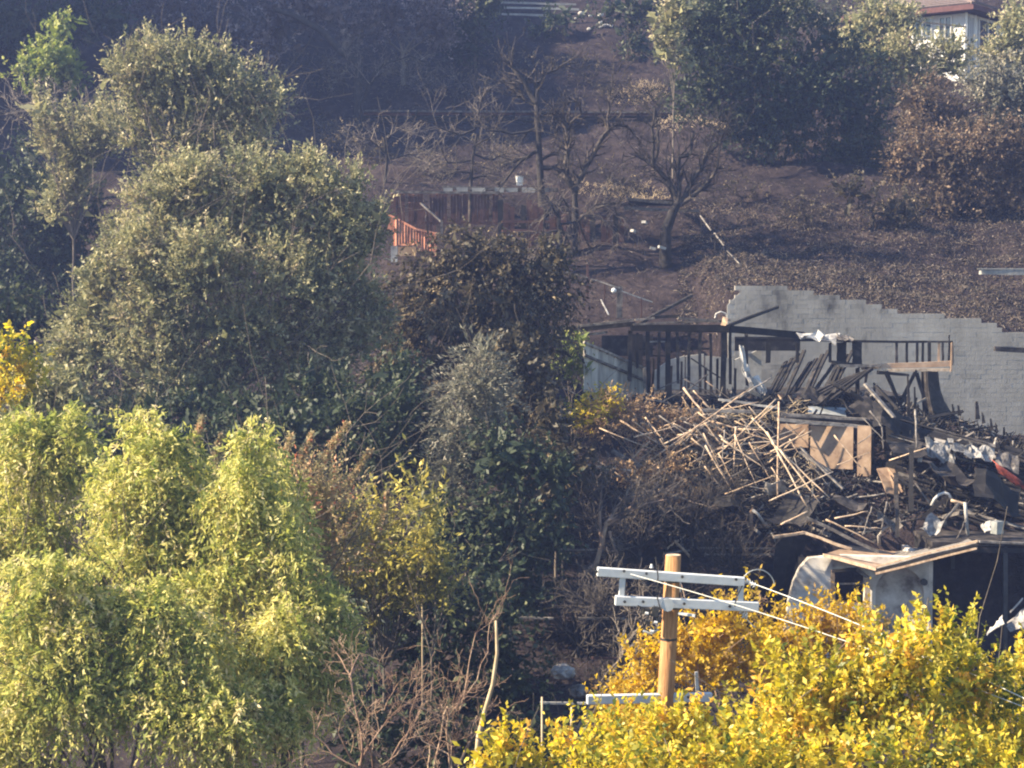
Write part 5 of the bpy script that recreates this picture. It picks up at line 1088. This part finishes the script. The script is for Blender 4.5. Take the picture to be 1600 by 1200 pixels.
T('green_tree', 'round green tree left of the hilltop house', 'tree', 105, [(1370, 30, 60, 44), (1410, 40, 36, 34), (1340, 60, 36, 30)], 'l_oak', 'far', 33, leafscale=.8)
T('green_shrub', 'spiky green shrub row below the hilltop house', 'shrub', 101, [(1380, 90, 40, 26), (1430, 90, 50, 28), (1490, 95, 40, 24), (1420, 120, 50, 24), (1350, 80, 36, 20)], 'l_oak', 'spiky', 34, leafscale=1.2)
T('green_tree', 'green tree right of the hilltop house at the edge', 'tree', 104, [(1590, 40, 36, 50), (1580, 80, 40, 30), (1545, 90, 30, 20), (1625, 60, 40, 60)], 'l_oak', 'far', 35, leafscale=.8)
T('grey_shrub', 'rounded grey olive shrub at the right edge below the hilltop house', 'shrub', 96, [(1565, 140, 52, 44), (1600, 130, 50, 40), (1580, 180, 50, 26), (1640, 150, 50, 50)], 'l_silver', 'far', 36, leafscale=.75, k=1.2)
T('rusty_shrub', 'rust brown shrub next to the dark evergreen and the grey olive shrub', 'shrub', 95, [(1440, 160, 42, 32), (1470, 190, 30, 30), (1430, 200, 30, 30), (1500, 175, 26, 16)], 'l_brown', 'far', 37, leafscale=.7)
T('burnt_shrub', 'wide dark brown burnt shrub at the right edge of the slope', 'shrub', 91, [(1460, 250, 70, 44), (1540, 230, 70, 40), (1580, 280, 70, 50), (1500, 300, 80, 40), (1620, 230, 60, 60), (1400, 270, 20, 30)], 'l_brown', 'far', 38, leafscale=.65, k=.9, twigs=3, bark='burnt_bark')
T('burnt_shrub', 'low dark brush between the dark evergreen and the bank above the wall', 'shrub', 89, [(1400, 330, 50, 24), (1330, 300, 40, 20)], 'l_scorch', 'far', 39, leafscale=.6, k=.5, twigs=4, bark='burnt_bark')
# top centre
T('dead_tree', 'grey dead leaved tree at the top centre left of the dark pine', 'tree', 112, [(600, 30, 60, 36), (670, 30, 50, 40), (560, 50, 34, 26), (690, 60, 30, 20)], 'l_dusk', 'far', 40, leafscale=.75, k=.6, twigs=6)
T('dark_pine', 'dark bluish pine at the top centre', 'tree', 114, [(745, 30, 36, 50), (725, 70, 30, 30), (760, -10, 40, 30)], 'l_dark', 'far', 41)
T('dark_shrub', 'dark green bush on the slope below the pale rocks', 'shrub', 116, [(995, 65, 36, 26), (985, 15, 70, 20)], 'l_dark', 'far', 42, k=.9)
T('dark_shrub', 'small green bush left of the pale rocks at the top', 'shrub', 119, [(872, 28, 26, 16), (850, 50, 30, 14)], 'l_dark', 'far', 43, k=.7)
# yellow bushes, bottom right
yb = [((1380, 1070, 60, 70), (1422, 1030, 26, 30), (1350, 1130, 70, 60), (1440, 1100, 60, 70)), ((1500, 1060, 50, 60), (1480, 1000, 26, 22), (1530, 1120, 60, 70), (1440, 1010, 20, 20)), ((1590, 1150, 60, 80), (1610, 1060, 30, 60), (1560, 1190, 60, 40)),
      ((1240, 1100, 60, 60), (1290, 1080, 50, 40), (1210, 1155, 55, 50), (1300, 1150, 60, 50)), ((1090, 1175, 70, 40), (1020, 1185, 70, 40), (1160, 1170, 60, 45), (1060, 1160, 40, 30)), ((930, 1180, 50, 26), (980, 1160, 36, 30), (900, 1200, 40, 20)), ((800, 1192, 30, 22), (840, 1200, 30, 12), (780, 1200, 20, 30))]
yl = ['tall yellow flowering bush rising in front of the arched niche', 'yellow bush in front of the dark carport', 'yellow green bush in the bottom right corner', 'broad yellow bush right of the utility pole', 'yellow bush directly in front of the utility pole foot', 'low yellow bush left of the utility pole', 'small yellow shoots at the bottom beside the two thin stakes']
for i, (lb, l) in enumerate(zip(yb, yl)):
    T('yellow_bush', l, 'bush', 26 + (i % 3) * .8, list(lb), 'l_yellow', 'bush', 60 + i, group='yellow flowering bushes in the bottom right foreground', k=.95, tsp=.24, bark='twig', shoots=14, shoot_len=.55)
T('yellow_bush', 'bottommost yellow bush filling the foreground right of centre', 'bush', 24, [(1000, 1240, 110, 50), (1180, 1230, 120, 60), (1380, 1230, 120, 60), (1540, 1250, 100, 60)], 'l_yellow', 'bush', 70, group='yellow flowering bushes in the bottom right foreground', tsp=.24, bark='twig', shoots=14, shoot_len=.55)
T('orange_bush', 'orange yellow bush behind the utility pole on its right', 'bush', 36, [(1110, 1000, 44, 36), (1150, 980, 30, 30), (1090, 1050, 50, 40), (1170, 1030, 50, 50), (1060, 1010, 20, 30)], 'l_orange', 'bush', 71, k=1.0, leafscale=1.05, bark='twig_red', twigs=2)
T('orange_bush', 'orange tinged bush in front of the stucco wall opening', 'bush', 37, [(1275, 985, 46, 26), (1320, 975, 36, 22), (1235, 1010, 46, 34), (1300, 1010, 60, 44), (1350, 1000, 30, 40), (1210, 1040, 40, 50)], 'l_orange', 'bush', 72, k=.85, leafscale=1.0, bark='twig_red', twigs=3)
T('orange_bush', 'thin orange shoots standing at the right end of the lower crossarm', 'bush', 37, [(1183, 945, 18, 22), (1190, 965, 20, 16)], 'l_orange', 'bush', 73, k=.5, leafscale=.9, bark='twig_red', twigs=4, inner=False)
T('orange_bush', 'dusty orange bush left of the utility pole behind the lowest crossarm', 'bush', 36, [(1010, 1050, 30, 40), (985, 1100, 40, 40), (1030, 1110, 40, 40), (1040, 1020, 24, 40), (960, 1130, 30, 30)], 'l_orange', 'bush', 74, k=.9, leafscale=.95, bark='twig_red', twigs=2)
# ------------------------------------------------------------------ bare trees
B_ = bare_tree
B_('burnt_tree', 'tall burnt bare tree standing in front of the brown board wall', 'tree', 88, [(850, 372), (846, 300), (842, 230), (838, 160)], .2,
   [([(838, 160), (820, 130), (800, 105)], .12), ([(838, 165), (815, 150), (803, 138), (801, 130)], .08), ([(840, 130), (850, 115), (868, 108), (890, 92)], .08), ([(838, 160), (838, 130), (832, 125)], .1), ([(842, 180), (860, 175), (875, 190)], .06), ([(846, 262), (865, 262), (878, 270)], .1), ([(844, 230), (815, 250), (790, 280), (770, 300)], .07), ([(846, 250), (870, 240), (880, 220)], .06), ([(850, 340), (870, 320), (885, 330)], .08), ([(842, 200), (800, 210), (760, 206)], .06)], 101, twig='burnt_bark', depth=3, kids=(5, 7), minr=.010, wob=.5)
B_('burnt_tree', 'burnt tree with two dark stems right of the tallest bare one', 'tree', 87, [(900, 400), (899, 340), (898, 300)], .19,
   [([(898, 300), (886, 280), (884, 262), (888, 220), (884, 200), (874, 185), (863, 178)], .14), ([(898, 305), (905, 280), (918, 255), (930, 235), (952, 203), (948, 190), (946, 192)], .13), ([(952, 200), (965, 195), (978, 196), (990, 207)], .07), ([(951, 200), (952, 170), (950, 158), (956, 120)], .05), ([(884, 210), (890, 195), (908, 180), (900, 162), (880, 165)], .06), ([(900, 340), (925, 330), (945, 322), (965, 318)], .07), ([(888, 235), (870, 215), (850, 205)], .05)], 102, twig='burnt_bark', depth=3, kids=(5, 7), minr=.010, wob=.5)
B_('burnt_tree', 'dark forked burnt tree fanning out on the right of the timber steps', 'tree', 86, [(1040, 362), (1052, 330), (1060, 318)], .26,
   [([(1058, 320), (1050, 295), (1035, 270), (1020, 255), (1003, 240)], .11), ([(1059, 318), (1062, 290), (1062, 245), (1080, 240), (1085, 205)], .1), ([(1062, 318), (1078, 290), (1095, 265), (1100, 255)], .12), ([(1064, 320), (1090, 300), (1105, 285), (1118, 265), (1122, 230)], .09), ([(1060, 318), (1045, 280), (1030, 268)], .08), ([(1095, 265), (1110, 225), (1114, 205)], .05), ([(1100, 256), (1125, 222), (1130, 208)], .05), ([(1020, 255), (1018, 200), (1022, 170)], .06), ([(1022, 255), (1030, 225), (1026, 180), (1032, 160)], .06), ([(1018, 178), (1010, 170), (996, 158)], .04)], 103, twig='burnt_bark', depth=3, kids=(5, 7), minr=.010, wob=.5)
B_('leaning_trunk', 'dark leaning burnt trunk at the top left of the burnt slope', 'tree', 108, [(560, 100), (530, 78), (505, 50), (460, 25), (430, 15)], .28, [([(505, 50), (480, 30), (450, 30)], .12), ([(540, 82), (560, 60), (580, 50)], .1), ([(558, 95), (590, 120), (600, 108)], .06)], 104, depth=3, minr=.011, to_ground=True)
B_('bare_tree', 'pale twigged bare tree arching over the terrace wall', 'tree', 103, [(565, 160), (580, 120), (600, 100)], .12, [([(580, 115), (610, 95), (640, 85), (670, 95), (674, 120)], .06), ([(570, 150), (590, 120), (600, 115)], .06), ([(575, 140), (545, 110), (540, 80)], .05)], 105, depth=3, minr=.01)
B_('bare_tree', 'bare tree with a bright elbowed branch above the red fence', 'tree', 90, [(735, 300), (738, 250), (745, 210)], .12,
   [([(742, 200), (748, 175), (750, 160), (758, 142)], .06), ([(742, 202), (720, 212), (700, 205), (660, 188)], .06), ([(738, 250), (700, 255), (690, 235)], .05), ([(740, 240), (770, 250), (790, 240)], .06), ([(736, 270), (715, 268), (695, 275)], .05), ([(736, 280), (760, 275), (785, 285)], .05), ([(738, 230), (765, 215), (780, 190)], .05)], 106, twig='twig', depth=3, kids=(5, 7), minr=.010, wob=.5)
B_('bare_tree', 'mass of drooping dry branches hanging before the board wall', 'tree', 85, [(878, 430), (875, 370), (872, 330)], .14,
   [([(873, 340), (862, 320), (850, 340), (848, 370)], .07), ([(874, 350), (885, 370), (872, 395), (845, 402), (828, 404)], .09), ([(872, 335), (880, 310), (890, 330), (892, 370)], .06), ([(876, 350), (905, 345), (912, 365), (925, 388)], .06), ([(874, 360), (850, 365), (838, 395)], .06), ([(876, 380), (855, 405), (862, 420), (872, 430)], .06), ([(872, 330), (850, 300), (830, 290)], .05), ([(900, 350), (930, 320), (960, 315), (972, 345), (968, 380)], .05)], 107, depth=3, kids=(5, 7), minr=.010, wob=.5, up=-.2)
B_('bare_tree', 'thin bare tree left of the red stair railing', 'tree', 94, [(600, 300), (605, 250), (600, 215)], .1, [([(602, 240), (580, 220), (560, 215)], .05), ([(604, 250), (640, 240), (660, 250)], .05), ([(601, 220), (620, 200), (640, 205)], .05)], 108, depth=3, kids=(5, 7), minr=.010, wob=.5)
B_('bare_tree', 'whitish bare twigs under the pale leaved tree at the top left', 'tree', 90, [(85, 200), (88, 160), (86, 130)], .12, [([(86, 150), (70, 135), (66, 130)], .07), ([(86, 150), (98, 140), (92, 135)], .07), ([(86, 160), (50, 160), (20, 165)], .05), ([(88, 170), (120, 165), (140, 155)], .05), ([(86, 165), (30, 175), (10, 180)], .05)], 109, mat='twig', depth=3, minr=.01)
B_('bare_shrub', 'burnt bare shrub of thin branches in the dark ground below the ruin', 'shrub', 55, [(900, 1040), (905, 1010)], .09,
   [([(905, 1010), (885, 990), (865, 970), (855, 950)], .05), ([(905, 1010), (897, 970), (893, 945), (900, 930)], .05), ([(906, 1010), (912, 970), (918, 940), (920, 915)], .05), ([(906, 1010), (920, 990), (940, 950), (946, 925), (960, 920)], .05), ([(905, 1010), (935, 998), (960, 1000), (985, 1015)], .045), ([(905, 1012), (930, 1000), (970, 990), (990, 985)], .045), ([(902, 1015), (880, 1040), (850, 1060)], .06)], 110, depth=3, kids=(5, 7), minr=.010, wob=.5)
B_('bare_shrub', 'scorched crooked branches rising left of the pole top', 'shrub', 57, [(930, 890), (940, 850), (948, 815)], .1,
   [([(940, 850), (938, 800), (940, 772)], .06), ([(945, 820), (965, 795), (983, 770)], .07), ([(948, 815), (975, 800), (1010, 785), (1040, 778)], .05), ([(942, 840), (945, 860), (955, 865), (962, 863)], .07), ([(935, 870), (925, 885), (915, 890), (908, 882), (910, 870)], .07), ([(950, 820), (985, 790), (995, 765)], .04), ([(952, 830), (958, 850), (964, 862)], .05)], 111, mat='twig_red', depth=3, kids=(5, 7), minr=.010, wob=.5)
for i, (x0, y0, D, sd_, lb, sc) in enumerate(((1000, 860, 59, 112, 'dark burnt brush of thin stems in the middle below the ruin', 1.), (1080, 840, 60, 113, 'dark burnt brush of thin stems left of the folded roof', 1.), (1060, 960, 56, 114, 'burnt brush behind the top of the utility pole', .9), (880, 800, 60, 115, 'burnt brush left of the scorched crooked branches', 1.), (1150, 900, 57, 116, 'burnt brush between the pole and the stucco building', .8), (1130, 800, 61, 117, 'burnt brush just under the pale stick tangle', .9), (960, 980, 54, 118, 'burnt brush behind the left end of the crossarms', .9))):
    r_ = random.Random(sd_); lm = []
    for j in range(9):
        a_ = r_.uniform(.3, PI - .3); l_ = r_.uniform(40, 85) * sc; lm.append(([(x0, y0 - 4), (x0 + math.cos(a_) * l_ * .5 + r_.uniform(-8, 8), y0 - math.sin(a_) * l_ * .5), (x0 + math.cos(a_) * l_ + r_.uniform(-10, 10), y0 - math.sin(a_) * l_)], .04))
    B_('burnt_brush', lb, 'brush', D, [(x0, y0 + 10), (x0, y0 - 4)], .06, lm, sd_, depth=3, kids=(5, 7), minr=.008, wob=.5, twig='burnt_bark' if i % 3 else 'twig')
# foreground twigs
B_('bare_bush', 'bare reddish twiggy bush at the bottom left of centre', 'bush', 33, [(560, 1230), (563, 1190)], .05,
   [([(563, 1200), (565, 1150), (556, 1110), (553, 1095)], .03), ([(553, 1097), (545, 1060), (530, 1045), (518, 1036)], .018), ([(546, 1060), (550, 1045), (556, 1033)], .014), ([(563, 1190), (590, 1150), (620, 1120), (650, 1110)], .02), ([(560, 1200), (540, 1160), (525, 1120)], .02), ([(583, 1200), (582, 1170), (575, 1140), (568, 1120)], .02), ([(585, 1230), (610, 1190), (640, 1150), (655, 1120)], .022), ([(560, 1200), (520, 1180), (490, 1150), (500, 1130)], .018), ([(590, 1200), (620, 1180), (640, 1140), (650, 1090), (662, 1070)], .016)], 120, mat='twig_red', twig='twig_red', depth=3, kids=(2, 3), minr=.004)
B_('bare_bush', 'bare twiggy bush with many crossing stems left of the tall pale stick', 'bush', 33.5, [(705, 1240), (703, 1200)], .05,
   [([(703, 1200), (700, 1150), (702, 1110), (700, 1090)], .024), ([(712, 1230), (706, 1160), (695, 1120), (690, 1100)], .02), ([(677, 1230), (682, 1180), (692, 1130), (700, 1100)], .024), ([(720, 1190), (735, 1160), (745, 1120)], .018), ([(700, 1120), (720, 1100), (745, 1070), (762, 1030), (764, 990)], .014), ([(718, 1110), (728, 1070), (742, 1000)], .014), ([(690, 1120), (650, 1100), (610, 1080), (595, 1060)], .014), ([(668, 1240), (668, 1200), (670, 1172)], .02), ([(700, 1110), (730, 1090), (760, 1095), (790, 1120)], .013), ([(600, 1110), (615, 1080), (622, 1065)], .013), ([(715, 1200), (730, 1170), (742, 1160)], .014), ([(705, 1180), (660, 1160), (640, 1130)], .016)], 121, mat='twig_red', twig='twig_red', depth=3, kids=(2, 3), minr=.004)
def stick(pts, D, r, mt, name, lb, cat='stick', r2=None):
    q = [P(x, y, D) for x, y in pts]; g = gz(q[0].x, D)
    q = [Vector((q[0].x, D, g))] + q if q[0].z > g else q
    tag(MB().tube(q, r, 7, r2 or r * .6).build(name, M[mt], smooth=True), lb, cat)
stick([(742, 1220), (748, 1150), (758, 1110), (770, 1070), (777, 1020), (776, 990), (775, 970)], 31, .055, 'stake', 'bare_stick', 'tall pale curved bare stick standing at the bottom centre', 'stick', .022)
stick([(847, 1200), (847, 1089)], 33, .022, 'stake', 'garden_stake', 'left thin stake standing behind the low yellow shoots', 'stake', .02)
stick([(892, 1200), (893, 1105)], 33, .02, 'stake', 'garden_stake', 'right thin stake standing behind the low yellow shoots', 'stake', .018)
stick([(870, 880), (873, 760), (876, 628)], 63, .06, 'twig', 'thin_post', 'thin dark post standing left of the yellow green clump', 'post', .05)
stick([(582, 1110), (584, 1040), (586, 992)], 44, .02, 'twig', 'bare_stick', 'thin upright grey stem behind the twiggy bush', 'stem')
stick([(660, 950), (658, 930), (654, 908)], 50, .03, 'stake', 'broken_stem', 'pale broken stem in the dark green shrub', 'stem')
B_('grey_trunk_tree', 'leaning grey trunk rising from the yellow bush at the lowest crossarm', 'tree', 38, [(890, 1200), (908, 1140), (930, 1095), (945, 1075)], .14, [([(945, 1075), (965, 1040), (990, 990), (1015, 965)], .05), ([(930, 1095), (940, 1060), (965, 1025), (975, 1000)], .04), ([(945, 1075), (975, 1060), (1000, 1010)], .04)], 122, mat='bark', depth=3, kids=(3, 4), minr=.008)
# stone steps and kerbs in the dark lower centre
for i, (x, y, w, h, lb) in enumerate(((880, 1050, 60, 30, 'pale rough stone pile in the dark below the burnt shrub'), (905, 1080, 50, 26, 'lower pale stone beneath the rough stone pile'))):
    D = 49; q = P(x, y, D); bm_ = bmesh.new(); bmesh.ops.create_icosphere(bm_, subdivisions=3, radius=1); random.seed(i + 5)
    for v in bm_.verts: v.co = Vector((v.co.x * w / 170, v.co.y * .5, v.co.z * h / 150)) * random.uniform(.82, 1.08)
    me = bpy.data.meshes.new('rock'); bm_.to_mesh(me); bm_.free(); me.materials.append(M['ash']); tag(link('rough_stone', me, None, q), lb, 'rock')
for i, (xa, xb, y, D, mt, lb) in enumerate(((860, 945, 858, 59, 'ash', 'upper thin grey rail crossing the dark ground left of the pole'), (808, 865, 965, 54, 'ash', 'lower thin grey rail crossing the dark ground'), (845, 918, 1098, 47, 'concrete', 'pale strip lying level behind the two stakes'), (1090, 1210, 856, 60.6, 'ash', 'grey rail lying level left of the folded roof'), (1100, 1220, 866, 60.2, 'ash', 'second level grey rail just under the first'), (905, 1000, 966, 54, 'ash', 'thin level rail behind the crossarms'), (872, 925, 700, 63.5, 'char', 'dark level beam left of the grey boards'), (925, 1015, 1028, 52, 'redwood_dark', 'row end of low brown edging in the dark'))):
    beam('level_rail', P(xa, y, D), P(xb, y + 1, D), .07, .06, mt, lb, 'rail')
# air
def haze():
    m = bpy.data.materials.new('haze'); m.use_nodes = True; nt = m.node_tree; nt.nodes.remove(nt.nodes['Principled BSDF'])
    pv = nt.nodes.new('ShaderNodeVolumePrincipled'); pv.inputs['Color'].default_value = (.33, .44, .93, 1); pv.inputs['Density'].default_value = HAZE; pv.inputs['Anisotropy'].default_value = .3
    nt.links.new(pv.outputs[0], nt.nodes['Material Output'].inputs['Volume'])
    mb = MB(); mb.box((0, 77.5, 35), 182, 237, 104); 
    o = mb.build('haze', m); tag(o, kind='stuff')
if HAZE > 0: haze()
